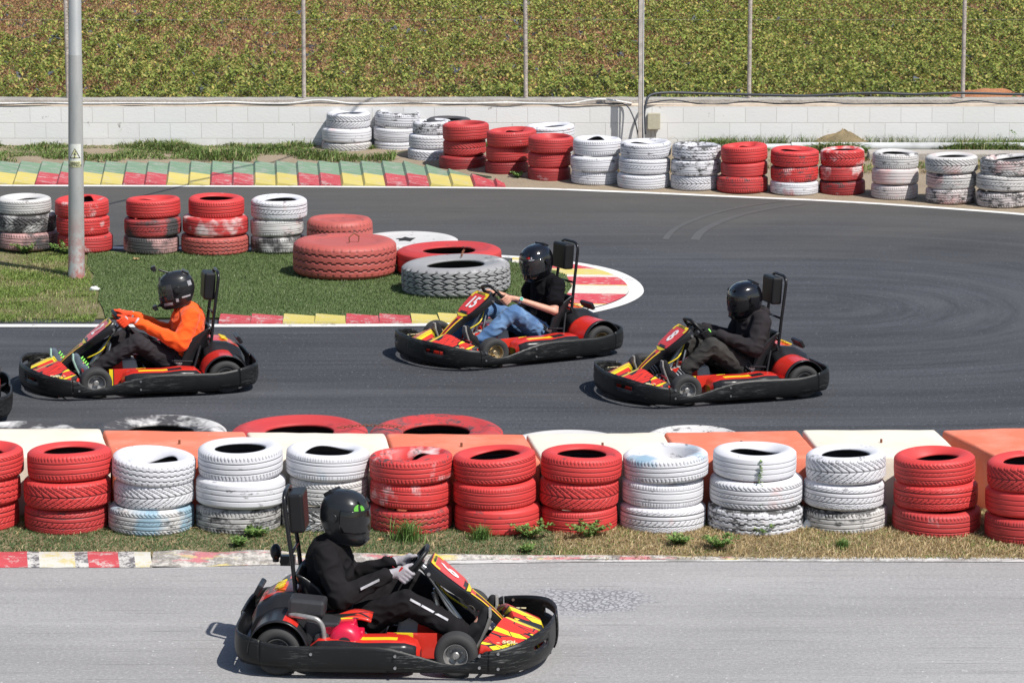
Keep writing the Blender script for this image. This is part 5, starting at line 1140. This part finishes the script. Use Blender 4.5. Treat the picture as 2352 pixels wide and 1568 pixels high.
    for sd in (1, -1):
        rr_ = .178
        def fend(u, v):
            a_ = R(190-185*u); y = .27+.335*v; r2 = rr_+(.012 if v > .93 else 0)-(.0 if v > .1 else .0); return (WX_R+r2*math.cos(a_)*-1*-1*(1) if False else WX_R-r2*math.cos(a_)*-1, sd*y, .150+r2*math.sin(a_))
        mb = MB(); mb.grid(lambda u, v: (WX_R+rr_*math.cos(R(5+180*u))*1.02, sd*(.27+.335*v), .145+(rr_+.008)*math.sin(R(5+180*u))), 25, 10, mif=lambda i, j, sd=sd: (1 if (i <= 13 and j < 8) else 0) if sd > 0 else (1 if (6 <= i <= 9 and j < 8) else 0))
        solid(part('fender', mb, [M_KBK, M_RED_], smooth=50, fix=False), .008*sd*-1)
    # side pods
    for sd in (1, -1):
        xs = [.185, .16, .10, .0, -.15, -.30, -.42, -.47]; wd_ = [.06, .10, .13, .15, .15, .15, .13, .09]; zt = [.145, .190, .212, .216, .212, .226, .216, .17]
        def pod(u, v):
            t = u*7; x = interp(t, range(8), xs); w2 = interp(t, range(8), wd_); z1 = interp(t, range(8), zt); a_ = PI*v; yc = .475
            y = yc+w2*(-math.cos(a_)*1.0 if abs(math.cos(a_)) < 1 else 0); y = yc-w2*math.copysign(abs(math.cos(a_))**.5, math.cos(a_)); z = .08+(z1-.08)*math.sin(a_)**.35 if 0 < v < 1 else .08
            return (x, sd*y, z)
        mb = MB(); mb.grid(pod, 29, 19, mif=lambda i, j: 2 if (9 < i < 17 and j == 9) else (0 if (17 <= i < 20 and 8 < j < 11) else (1 if (4 <= j <= 11 or i < 3) else 0))); [mb.add([pod(e, v/18) for v in range(19)], [tuple(range(19))]) for e in (0, 1)]
        part('side_pod', mb, [M_KBK, M_RED_, M_YEL_], smooth=45)
    # engine on the right
    en = empty('engine'); en.parent = root; y0 = -.40
    mb = MB(); mb.box((-.40, y0, .20), (.20, .20, .20)); mb.box((-.50, y0+.02, .27), (.14, .16, .12), (0, .5, 0)); mb.cyl((-.40, y0-.10, .20), (-.40, y0-.13, .20), .05, n=14); part('block', mb, M_ENGB, en, bevel=.01)
    mb = MB(); mb.lathe([(.0, -.17), (.06, -.17), (.085, -.155), (.098, -.12), (.10, -.06), (.09, -.03)], 24, 'Y', (-.26, y0, .20)); mb.box((-.30, y0-.02, .255), (.19, .16, .07), (0, -.1, 0)); mb.box((-.20, y0-.02, .22), (.08, .10, .05)); part('fan_cover', mb, M_ENG, en, smooth=40, bevel=.008)
    mb = MB(); mb.lathe([(.0, -.172), (.04, -.174), (.042, -.178), (0, -.178)], 18, 'Y', (-.26, y0, .195)); part('pull_start', mb, M_ENGB, en, smooth=40)
    mb = MB(); mb.box((-.50, y0+.01, .375), (.22, .17, .10), (0, .08, 0)); mb.box((-.50, y0+.01, .31), (.16, .14, .05)); part('air_box', mb, M_ENGB, en, bevel=.02)
    mb = MB(); mb.tube(catmull([(-.60, y0-.06, .335), (-.48, y0-.12, .335), (-.42, y0-.13, .32), (-.39, y0-.13, .26), (-.385, y0-.13, .12)], 5), .016, 10); mb.tube([(-.62, y0, .20), (-.46, y0-.05, .18)], .028, 10); part('exhaust', mb, M_RIM, en, smooth=180)
    mb = MB(); mb.grid(lambda u, v: (-.12-.32*u, -.25-.13*v, .335-.10*math.cos(u*PI)*-.3-.06*(1-u)**2-.02*v), 12, 6); o = part('engine_shroud', mb, M_GFX, en, smooth=40, fix=False); solid(o, .012)
    for nm, x, y, r, w_ in (('front_wheel', WX_F, .515, .130, .125), ('front_wheel', WX_F, -.515, .130, .125), ('rear_wheel', WX_R, .515, .142, .175), ('rear_wheel', WX_R, -.515, .142, .175)):
        wh_ = wheel(nm, r, w_, rim, root, x, y, 1 if y > 0 else -1)
        if nm == 'front_wheel': wh_.rotation_euler = (0, 0, steer*.35)
    return root
def place(root, px, py, heading):
    q = G(px, py); root.location = (q.x, q.y, .001); root.rotation_euler = (0, 0, R(heading)); return root
KART = [(316, 882, 180+13, '2', 'red and black rental kart whose driver wears a bright orange top', .12), (1159, 811, 180+30, '15', 'red and black rental kart number 15 beside the chunky white tyre', -.25), (1623, 897, 180+19, '8', 'red and black rental kart number 8 driven by the person in a dark hoodie', -.15), (914, 1496, -4, '6', 'red and black rental kart number 6 heading right on the near track', .1), (-238, 952, 180+8, '3', 'kart cut off by the left edge, only its rear bumper in view', 0)]
karts = []
for px, py, hd, num, lab, stv_ in KART:
    r_ = place(make_kart(num, stv_, M_GOLD if num == '15' else M_RIM), px, py, hd); r_.scale = {'2': (1.05, 1.0, 1.0), '15': (1.03, 1.0, 1.0), '6': (1.035, 1.035, 1.06)}.get(num, (1, 1, 1)); tag(r_, lab, 'kart', 'rental karts on the track'); karts.append(r_)
# small rear view camera stalk behind the near kart driver
mb = MB(); mb.cyl((-.66, .15, .50), (-.74, .16, .50), .010, n=8); mb.box((-.69, .16, .51), (.09, .05, .06)); mb.sphere((-.765, .16, .56), (.035, .045, .05)); mb.cyl((-.765, .16, .5), (-.765, .16, .58), .02, n=10)
o = mb.build('signal_lamp', M_KBK, karts[3], smooth=40)
# ================================================================== DRIVERS
def flesh(name, caps, mat, parent=None, voxel=.009, sm=5, fold=0.0, fscale=9.0, extra=None, seed=0):
    """one continuous skin grown over tapered capsules: (a, b, ra, rb[, flatten, up])"""
    mb = MB()
    for c in caps:
        a, b, ra, rb = c[:4]; fy = c[4] if len(c) > 4 else 1.0; up_ = c[5] if len(c) > 5 else None
        mb.capsule(a, b, ra, rb, 16, fy, up_)
    if extra: extra(mb)
    me = mb.mesh('tmp', mat); o = bpy.data.objects.new('tmp', me)
    bm = bmesh.new(); bm.from_mesh(me); bmesh.ops.recalc_face_normals(bm, faces=bm.faces); bm.to_mesh(me); bm.free()
    r_ = o.modifiers.new('r', 'REMESH'); r_.mode = 'VOXEL'; r_.voxel_size = voxel; s_ = o.modifiers.new('s', 'SMOOTH'); s_.factor = .5; s_.iterations = sm
    m2 = baked(o); bpy.data.objects.remove(o)
    if fold:
        n_ = len(m2.vertices); co = np.zeros(n_*3, np.float32); no = np.zeros(n_*3, np.float32); m2.vertices.foreach_get('co', co); m2.vertex_normals.foreach_get('vector', no)
        co = co.reshape(-1, 3); no = no.reshape(-1, 3); q = co.astype(float); amp = np.zeros(n_)
        for i, p in enumerate(q):
            f = mnoise.noise((p[0]*fscale*.8+seed, p[1]*fscale, p[2]*fscale*1.5)); g_ = (1-abs(mnoise.noise((p[0]*fscale*1.2, p[1]*fscale*1.2+seed, p[2]*fscale*1.7)))*3.2)
            amp[i] = fold*(f*.8+max(g_, -.4)*1.1)
        m2.vertices.foreach_set('co', (co+no*amp[:, None]).astype(np.float32).ravel())
    m2.name = name; m2.materials.clear(); m2.materials.append(mat); m2.polygons.foreach_set('use_smooth', [True]*len(m2.polygons)); m2.update()
    return link(name, m2, parent)
def cloth(name, c, var=.2, rough=.9, fade=None):
    k = NM(name, rough, .2); p = k.obj(); n1 = k.noise(p, 7, 5, .6); n2 = k.noise(p, 120, 2, .6); cc = k.ramp(n1, [(.3, tuple(x*(1-var) for x in c)), (.7, tuple(x*(1+var) for x in c))])
    if fade: cc = k.mix(k.thr(k.noise(p, 5, 3), .45, .65), cc, fade)
    k.color(cc); k.bump(n2, .25, .002); k.b.inputs['Sheen Weight'].default_value = .15 if max(c) > .1 else .0; k.b.inputs['Specular IOR Level'].default_value = .2 if max(c) > .1 else .08; return k.m
M_SKIN = NM('skin', .5, .4); k = M_SKIN; n1 = k.noise(k.obj(), 14, 4); k.color(k.ramp(n1, [(.3, (.50, .25, .17)), (.7, (.60, .33, .24))])); k.b.inputs['Subsurface Weight'].default_value = .05; M_SKIN = k.m
M_ORG = cloth('bright orange fabric', (.90, .10, .012), .08); M_TROU = cloth('charcoal trousers', (.030, .027, .030)); M_TEE = cloth('black polo', (.007, .0065, .008)); M_JEAN = cloth('blue denim', (.060, .125, .255), .2, .85, (.13, .23, .39)); M_HOOD = cloth('washed black hoodie', (.026, .023, .025)); M_SUIT = cloth('black track suit', (.013, .012, .013)); M_CARGO = cloth('faded black trousers', (.042, .040, .038))
M_OGL = cloth('orange glove', (.85, .07, .02), .1, .7); M_BGL = cloth('black glove', (.015, .015, .016), .2, .6); M_WGL = cloth('white glove', (.33, .31, .33), .1, .6); M_RTR = cloth('red trim', (.5, .02, .02)); M_WSTR = cloth('white stripe', (.38, .38, .40), .5)
M_SHOE1 = cloth('slate shoe', (.08, .10, .13)); M_SOLE1 = flat('mint sole', (.30, .45, .38), .6); M_LACE = flat('lime laces', (.25, .75, .12), .6); M_SHOE2 = cloth('dark shoe', (.02, .02, .022)); M_SOLE2 = flat('grey sole', (.20, .19, .18), .8)
M_HELM = plastic('gloss black helmet', (.006, .006, .008), .13, coat=1.0); M_HELMM = plastic('satin black helmet', (.018, .019, .021), .32, coat=.3)
def visor_mat(name, alpha, c):
    k = NM(name, .06, .6); k.b.inputs['Base Color'].default_value = (*c, 1); k.b.inputs['Alpha'].default_value = alpha; return k.m
M_VIS = visor_mat('smoked visor', .62, (.02, .02, .022)); M_VISD = visor_mat('dark visor', .95, (.008, .008, .01)); M_VISC = visor_mat('clear visor', .42, (.06, .06, .065))
Cw = Vector((.115, 0, .555)); tl = R(50); NRM = Vector((-math.sin(tl), 0, math.cos(tl))); UPW = Vector((math.cos(tl), 0, math.sin(tl)))
HZ = [.145, .140, .122, .095, .06, .02, -.025, -.07, -.108, -.135, -.150]
HF = [.0, .045, .085, .114, .131, .138, .140, .150, .156, .148, .130]
HB = [.0, .060, .100, .128, .143, .150, .146, .130, .108, .092, .084]
HW = [.0, .050, .086, .110, .124, .129, .127, .118, .106, .094, .086]
def hsurf(z, ang, sc_=1.0, off=0.0):
    z_ = HZ[::-1]; f = interp(z, z_, HF[::-1]); b_ = interp(z, z_, HB[::-1]); w_ = interp(z, z_, HW[::-1]); c, s = math.cos(ang), math.sin(ang); e = .86
    r_ = (f if c > 0 else b_); return Vector((math.copysign(abs(c)**e, c)*(r_+off)*sc_, math.copysign(abs(s)**e, s)*(w_+off)*sc_, z))
def helmet(parent, Mh, mat, vmat, style):
    nu, nz_ = 72, 40; zs = [ .145-.295*(j/(nz_-1)) for j in range(nz_)]; zs = [.145-.02*(1-math.cos(PI/2*min(1, j/6)))-max(0, j-6)*(.275/(nz_-7)) if j else .145 for j in range(nz_)]
    def opening(z, an):   # eye port
        a_ = abs((an+PI) % (2*PI)-PI); return (-.062 < z < .050) and a_ < R(74-260*abs(z+.004)**1.0*.35)
    mb = MB(); mb.M = Mh
    mb.grid(lambda u, v: hsurf(zs[int(round(v*(nz_-1)))], 2*PI*u) if v > 0 else (0, 0, .146), nu, nz_, wrapu=True, skip=lambda i, j: opening((zs[j]+zs[j+1])/2, 2*PI*(i+.5)/nu))
    h = mb.build('helmet', mat, parent, smooth=50, fix=False); s_ = h.modifiers.new('solid', 'SOLIDIFY'); s_.thickness = .012; s_.offset = 1
    mb = MB(); mb.M = Mh
    vm = 22
    mb.grid(lambda u, v: hsurf(-.070+.130*v, R(-80+160*u), 1.0, .0065+.003*math.sin(PI*v)), 40, vm); v_ = mb.build('visor', vmat, h, smooth=180, fix=False); s_ = v_.modifiers.new('solid', 'SOLIDIFY'); s_.thickness = .002
    for sd in (1, -1):
        mb = MB(); mb.M = Mh; c = hsurf(.005, sd*R(92), 1, .004); mb.cyl(c, c+Vector((0, sd*.012, 0)), .028, .025, n=20); mb.cyl(c+Vector((0, sd*.012, 0)), c+Vector((0, sd*.015, 0)), .016, n=16); mb.build('visor_pivot', mat, h, smooth=40)
    for bx_ in (((.150, 0, -.115), (.016, .06, .014), (0, 0, 0)), ((.112, .045, .104), (.03, .022, .006), (0, .75, 0)), ((.112, -.045, .104), (.03, .022, .006), (0, .75, 0)), ((-.10, 0, .118), (.06, .11, .020), (0, -.65, 0))): mb = MB(); mb.M = Mh; mb.box(*bx_); mb.build('vent', M_KBK, h, bevel=.003)
    mb = MB(); mb.M = Mh; mb.tube([hsurf(-.146, a_, .95) for a_ in np.linspace(0, 2*PI, 30)[:-1]], .008, 8, closed=True); mb.build('neck_roll', M_VINYL, h, smooth=180)
    return h
def surfpatch(mb, Mh, z0, z1, a0, a1, mi=0, off=.003, n=6):
    mb.M = Mh; mb.grid(lambda u, v: hsurf(z0+(z1-z0)*v, R(a0+(a1-a0)*u), 1, off), n, n, mi)
def driver(kart, st, label):
    hx = st.get('lean', 0); HC = Vector((-.335, 0, .80))+Vector(st.get('head', (0, 0, 0)))
    S = {s: Vector((-.43+hx, s*.185, .615)) for s in (1, -1)}; E = {s: Vector((-.335+hx, s*.265, .39)) for s in (1, -1)}; gr = st.get('grip', -.05); Gp = {s: Cw+Vector((0, s*.149*math.sqrt(1-(gr/.15)**2), 0))+UPW*gr for s in (1, -1)}
    if 'elbow' in st: E = {s: Vector((st['elbow'][0], s*st['elbow'][1], st['elbow'][2])) for s in (1, -1)}
    Wr = {s: Gp[s]+NRM*.045+Vector((-.075, s*.028, -.02)) for s in (1, -1)}
    Hp = {s: Vector((-.35, s*.095, .15)) for s in (1, -1)}; K = {1: Vector(st.get('kl', (.02, .19, .405))), -1: Vector(st.get('kr', (.06, -.18, .40)))}; A = {1: Vector((st.get('al', .35), .145, .15)), -1: Vector((st.get('ar', .50), -.145, .15))}
    X = (1, 0, 0)
    def fingers(mb_caps, s, g_=1.0):
        o, n_, a = Vector((0, s, 0)), NRM, UPW; P = Gp[s]; c = mb_caps
        c.append((Wr[s], P+n_*.038+o*.022, .024*g_, .026*g_, .7, o)); c.append((P+n_*.035+o*.022-a*.025, P+n_*.035+o*.022+a*.025, .020*g_, .020*g_))
        for q, (dz, ln_) in enumerate(((-.034, .8), (-.012, .95), (.011, 1.0), (.033, .93))):
            k0 = P+a*dz+o*.036+n_*.020; k1 = P+a*dz*1.02+o*(.030)-n_*.018*ln_; k2 = P+a*dz*1.02+o*.002-n_*.029*ln_; k3 = P+a*dz-o*.017*ln_-n_*.014
            r0 = .0098*g_; c += [(P+n_*.040+o*.026+a*dz*.8, k0, r0, r0), (k0, k1, r0, r0*.92), (k1, k2, r0*.92, r0*.85), (k2, k3, r0*.85, r0*.75)]
        t0 = P+n_*.040+a*.020-o*.0; t1 = P+n_*.030+a*.044-o*.014; t2 = P+n_*.014+a*.066-o*.016
        c += [(P+n_*.042+o*.01-a*.005, t0, .013*g_, .0125*g_), (t0, t1, .0125*g_, .0112*g_), (t1, t2, .0112*g_, .0092*g_)]
    # body: one continuous skin
    caps = [((-.36, 0, .17), (-.42+hx*.5, 0, .34), .135, .125, .72, X), ((-.42+hx*.5, 0, .34), (-.43+hx, 0, .56), .125, .145, .66, X), (S[1], S[-1], .055, .055), ((-.42+hx, 0, .63), HC+Vector((-.03, 0, -.09)), .050, .048),
            (HC+Vector((-.015, 0, .035)), HC+Vector((.0, 0, -.045)), .088, .070, .86, (0, 1, 0)), (HC+Vector((.05, 0, -.085)), HC+Vector((.0, 0, -.07)), .034, .05), (HC+Vector((.070, 0, -.004)), HC+Vector((.100, 0, -.030)), .009, .014), (HC+Vector((.078, -.030, .016)), HC+Vector((.078, .030, .016)), .012, .012)]
    for s in (1, -1):
        caps += [(S[s], E[s], .046, .038), (E[s], Wr[s], .041, .027, .85, (0, 0, 1)), (Hp[s], K[s], .080, .054), (K[s], A[s], .052, .034), (K[s]+(A[s]-K[s])*.25+Vector((-.01, 0, -.015)), K[s]+(A[s]-K[s])*.45+Vector((-.01, 0, -.015)), .050, .045), (A[s]+Vector((.0, 0, -.02)), A[s]+Vector((.075, 0, .09)), .032, .026)]
    hc = []
    for s in (1, -1): fingers(hc, s)
    body = flesh('person', caps+hc, M_SKIN, None, .0065, 2)
    body.location = kart.location; body.rotation_euler = kart.rotation_euler; body.scale = kart.scale
    tag(body, label, 'person')
    # top
    L = st['long']; bulk = st.get('bulk', .010)
    tc = [((-.37, 0, .20), (-.42+hx*.5, 0, .34), .150+bulk, .142+bulk, .92, X), ((-.42+hx*.5, 0, .34), (-.43+hx, 0, .55), .142+bulk, .152+bulk, .86, X), (S[1]+Vector((0, -.02, 0)), S[-1]+Vector((0, .02, 0)), .070+bulk*.5, .070+bulk*.5), ((-.425+hx, 0, .64), (-.405+hx, 0, .685), .068, .056+bulk*.4)]
    for s in (1, -1):
        if L: tc += [(S[s], E[s], .066+bulk, .056+bulk), (E[s], Wr[s]+(E[s]-Wr[s])*.06, .056+bulk, .034+bulk*.7)]
        else: tc += [(S[s], S[s].lerp(E[s], .55), .066+bulk, .068+bulk)]
    if st.get('hood'): tc += [((-.50+hx, -.06, .665), (-.50+hx, .06, .665), .052, .052), ((-.44+hx, -.085, .665), (-.35+hx, -.05, .62), .034, .03), ((-.44+hx, .085, .665), (-.35+hx, .05, .62), .034, .03)]
    top = flesh(st['topname'], tc, st['top'], body, .008, 3, .0068 if L else .005, 9 if L else 10, seed=len(label))
    # trousers
    bc = [((-.36, -.05, .16), (-.36, .05, .16), .135, .135, .85, (0, 0, 1)), ((-.36, 0, .17), (-.41, 0, .30), .135, .128, .76, X)]
    bk = st.get('tb', .012)
    for s in (1, -1): bc += [(Hp[s], K[s], .098+bk, .064+bk), (K[s], A[s]+(K[s]-A[s])*st.get('hem', .10), .062+bk, .048+bk*.9)]
    tr_ = flesh('trousers', bc, st['trou'], body, .008, 3, .0065, 10, seed=3+len(label))
    # shoes
    for s in (1, -1):
        a_ = A[s]; sc_ = [(a_+Vector((-.012, 0, -.015)), a_+Vector((.030, 0, -.052)), .040, .034), (a_+Vector((.030, 0, -.052)), a_+Vector((.085, 0, .075)), .034, .040, .85, (0, 1, 0)), (a_+Vector((.085, 0, .075)), a_+Vector((.110, 0, .145)), .040, .030, .9, (0, 1, 0)), (a_, a_+Vector((.06, 0, .05)), .040, .040)]
        sh = flesh('shoe', sc_, st['shoe'], body, .007, 3)
        mb = MB(); pth = [a_+Vector((.050, 0, -.082)), a_+Vector((.085, 0, -.02)), a_+Vector((.118, 0, .055)), a_+Vector((.140, 0, .120)), a_+Vector((.138, 0, .172))]; wv = [.030, .034, .040, .040, .024]
        n_ = 14; vs = []
        for i, q in enumerate(pth):
            for kx, w2 in ((0, 1), (.016, .95)):
                for sy in (-1, 1): vs.append(q+Vector((-.012+kx, sy*wv[i]*w2, -kx*.3)))
        fs = []
        for i in range(len(pth)-1):
            a0, b0_ = i*4, i*4+4; fs += [(a0, a0+1, b0_+1, b0_), (a0+2, b0_+2, b0_+3, a0+3), (a0, b0_, b0_+2, a0+2), (a0+1, a0+3, b0_+3, b0_+1)]
        fs += [(0, 2, 3, 1), (16, 17, 19, 18)]; mb.add(vs, fs); mb.build('sole', st['sole'], sh, bevel=.005)
        if st.get('lace'):
            mb = MB()
            for q in range(5): 
                c_ = a_+Vector((.005+.014*q, 0, .045+.020*q)); mb.tube([c_+Vector((.01, -.026, .0)), c_+Vector((-.008, 0, .014)), c_+Vector((.01, .026, .0))], .0055, 6)
            mb.build('laces', st['lace'], sh, smooth=60)
        if st.get('sock'):
            sk_ = flesh('sock', [(a_+Vector((-.004, 0, .0)), a_+(K[s]-a_)*.20, .041, .046)], M_BGL, body, .006, 2)
            mb = MB(); d_ = (K[s]-a_).normalized()
            for q in range(3): c_ = a_+d_*(.035+.024*q); mb.tube([c_-d_*.005, c_+d_*.005], [.0475+.0012*q]*2, 16)
            mb.build('stripe', M_WSTR, sk_, smooth=60)
    # gloves
    if st.get('glove'):
        for s in (1, -1):
            gc = []; fingers(gc, s, 1.22); gc += [(Wr[s], Wr[s]+(E[s]-Wr[s])*.16, .033, .038)]; gl = flesh('glove', gc, st['glove'], body, .0055, 1)
            if st.get('gtrim'):
                mb = MB(); c_ = Wr[s]+(E[s]-Wr[s])*.02; d_ = (E[s]-Wr[s]).normalized(); mb.tube([c_-d_*.008, c_+d_*.008], [.0375, .0375], 16); c2 = Gp[s]+NRM*.052+Vector((0, s*.036, 0)); mb.tube([c2-UPW*.03, c2+UPW*.03], .008, 8); mb.build('glove_trim', st['gtrim'], gl, smooth=60)
    # helmet
    yaw, pit = st.get('look', (0, 8)); Mh = Matrix.Translation(HC+Vector((0, 0, .005))) @ Matrix.Rotation(R(yaw), 4, 'Z') @ Matrix.Rotation(R(pit), 4, 'Y') @ Matrix.Scale(1.045, 4)
    h = helmet(body, Mh, st['helm'], st['vis'], st)
    if st.get('extra'): st['extra'](body, h, Mh, S, E, Wr, K, A, top, tr_)
    return body
def ex_orange(body, h, Mh, S, E, Wr, K, A, top, tr_):
    for nm, path, c in (('chin_camera', [(.148, 0, -.105), (.175, 0, -.12)], Vector((.195, .0, -.125))), ('top_camera', [(.03, 0, .14), (.075, 0, .165), (.10, 0, .185)], Vector((.135, 0, .20)))):
        mb = MB(); mb.M = Mh; mb.tube(path, .009, 8); mb.box(c, (.032, .062, .044), (0, .15, 0)); mb.cyl(c+Vector((.014, .014, .004)), c+Vector((.024, .014, .004)), .014, n=12); mb.build(nm, M_KBK, h, bevel=.003)
    for q in ((-.118, -.092, 42, 74), (-.098, -.068, 84, 90), (-.075, -.060, 100, 135), (.015, .055, 128, 146)): mb = MB(); surfpatch(mb, Mh, *q, 0); mb.build('sticker', M_WSTR, h, fix=False)
    mb = MB(); mb.tube([(-.33, .05, .66), (-.31, .03, .60), (-.315, .02, .54)], .004, 6); mb.tube([(-.33, -.02, .66), (-.31, .0, .61), (-.315, .03, .56)], .004, 6); mb.build('chin_strap', M_BGL, body)
def ex_15(body, h, Mh, S, E, Wr, K, A, top, tr_):
    for s in (1,):
        d_ = (E[s]-Wr[s]).normalized(); c = Wr[s]+d_*.035; mb = MB(); mb.tube([c-d_*.010, c+d_*.010], [.0345, .0345], 18); wt = mb.build('watch', M_METAL, body, smooth=50)
        n_ = (Vector((0, s, .35))-d_*Vector((0, s, .35)).dot(d_)).normalized(); mb = MB(); mb.cyl(c+n_*.034, c+n_*.043, .018, n=20); mb.build('watch_case', M_METAL, wt, smooth=40); mb = MB(); mb.cyl(c+n_*.0432, c+n_*.0445, .0145, n=20); mb.build('dial', flat('green dial', (.02, .35, .22), .3), wt)
    mb = MB(); mb.tube([(-.415+.062*math.cos(a_), .066*math.sin(a_), .683+.012*math.cos(a_)) for a_ in np.linspace(R(25), R(335), 20)], .010, 8); cl = mb.build('collar', M_TEE, top, smooth=180)
    mb = MB(); mb.tube([(-.415+.064*math.cos(a_), .068*math.sin(a_), .694+.012*math.cos(a_)) for a_ in np.linspace(R(25), R(335), 20)], .0035, 6); mb.build('collar_trim', M_RTR, cl, smooth=180)
    mb = MB(); surfpatch(mb, Mh, .072, .086, 8, 26, 0); mb.build('helmet_mark', M_RTR, h, fix=False)
    mb = MB(); q = hsurf(.066, R(30), 1, .006)
    surfpatch(mb, Mh, .058, .064, 20, 44, 0, n=5); surfpatch(mb, Mh, .070, .084, 30, 36, 0, n=4); mb.build('helmet_lettering', M_WSTR, h, fix=False)
def ex_8(body, h, Mh, S, E, Wr, K, A, top, tr_):
    pass
def ex_6(body, h, Mh, S, E, Wr, K, A, top, tr_):
    mb = MB(); mb.M = Mh
    for sgn, m_ in ((-1, 0),):
        for (z0, a0, rz_, ra_, mi, of_) in ((.066, sgn*26, .028, 18, 0, .005), (.067, sgn*26, .027, 4, 1, .0075)):
            pts = [hsurf(z0+rz_*math.sin(t), R(a0+ra_*math.cos(t)), 1, of_) for t in np.linspace(0, 2*PI, 21)[:-1]]; mb.add([hsurf(z0, R(a0), 1, of_+.002)]+pts, [(0, 1+i, 1+(i+1) % 20) for i in range(20)], mi)
    mb.build('eye_sticker', [flat('acid green', (.10, .36, .03), .4), M_KBK], h, fix=False)
    s = -1; mb = MB()
    d_ = (A[s]-K[s]); n_ = Vector((.35, -.75, .55)).normalized(); 
    a0 = K[s]+d_*.12; mb.grid(lambda u, v: K[s]+d_*(.06+.62*u)+Vector((0, 0, 0))+(Vector((0, -1, .75)).normalized()*(.083-.014*u))+Vector((.0, .0, .0))+d_.cross(Vector((0, -1, .75))).normalized()*(v-.5)*.014, 14, 3); o = mb.build('leg_stripe', M_WSTR, tr_, fix=False); so_ = o.modifiers.new('solid', 'SOLIDIFY'); so_.thickness = .012; so_.offset = 0
    d2 = (Wr[s]-E[s]); mb = MB(); mb.grid(lambda u, v: E[s]+d2*(.45+.38*u)+Vector((0, -1, .1)).normalized()*(.071-.016*u)+Vector((0, 0, 1))*(v-.5)*.012, 10, 3); o = mb.build('sleeve_stripe', M_WSTR, top, fix=False); so_ = o.modifiers.new('solid', 'SOLIDIFY'); so_.thickness = .012; so_.offset = 0
    mb = MB(); mb.tube([(-.415+.07*math.cos(a_), .074*math.sin(a_), .682) for a_ in np.linspace(R(200), R(330), 12)], .006, 6); mb.build('collar_edge', M_WSTR, top, smooth=180)
people = []
people.append(driver(karts[0], dict(long=True, topname='jacket', top=M_ORG, trou=M_TROU, shoe=M_SHOE1, sole=M_SOLE1, lace=M_LACE, glove=M_OGL, gtrim=M_WSTR, helm=M_HELMM, vis=M_VISC, look=(-6, 12), bulk=.012, extra=ex_orange, grip=.03, head=(0, 0, .03), al=.41, ar=.565), 'driver in bright orange top and gloves wearing a black helmet with two small cameras'))
people.append(driver(karts[1], dict(long=False, topname='polo_shirt', top=M_TEE, trou=M_JEAN, shoe=M_SHOE2, sole=M_SOLE2, helm=M_HELM, vis=M_VISC, look=(14, 16), extra=ex_15, head=(.01, .0, .02), tb=.010, elbow=(-.35, .275, .40)), 'driver in black polo shirt and blue jeans with bare forearms and a wrist watch'))
people.append(driver(karts[2], dict(long=True, topname='hoodie', top=M_HOOD, trou=M_CARGO, shoe=M_SHOE2, sole=M_SOLE2, glove=M_BGL, gtrim=M_LACE, helm=M_HELM, vis=M_VIS, look=(4, 10), bulk=.016, hood=True, sock=True, hem=.30, kl=(.04, .19, .43), head=(-.01, 0, -.02), tb=.014, al=.34, ar=.49), 'driver in washed black hoodie with striped socks and glossy black helmet'))
people.append(driver(karts[3], dict(long=True, topname='track_jacket', top=M_SUIT, trou=M_SUIT, shoe=M_SHOE2, sole=M_SOLE2, glove=M_WGL, gtrim=M_RTR, helm=M_HELMM, vis=M_VISD, look=(-22, 6), bulk=.014, extra=ex_6, head=(.02, 0, .025), lean=.015, kl=(.06, .19, .38), kr=(.08, -.20, .35), tb=.016, al=.46, ar=.44, grip=-.07), 'driver in black track suit and white gloves with a green eye on the helmet'))
bpy.data.scenes.remove(TMP)
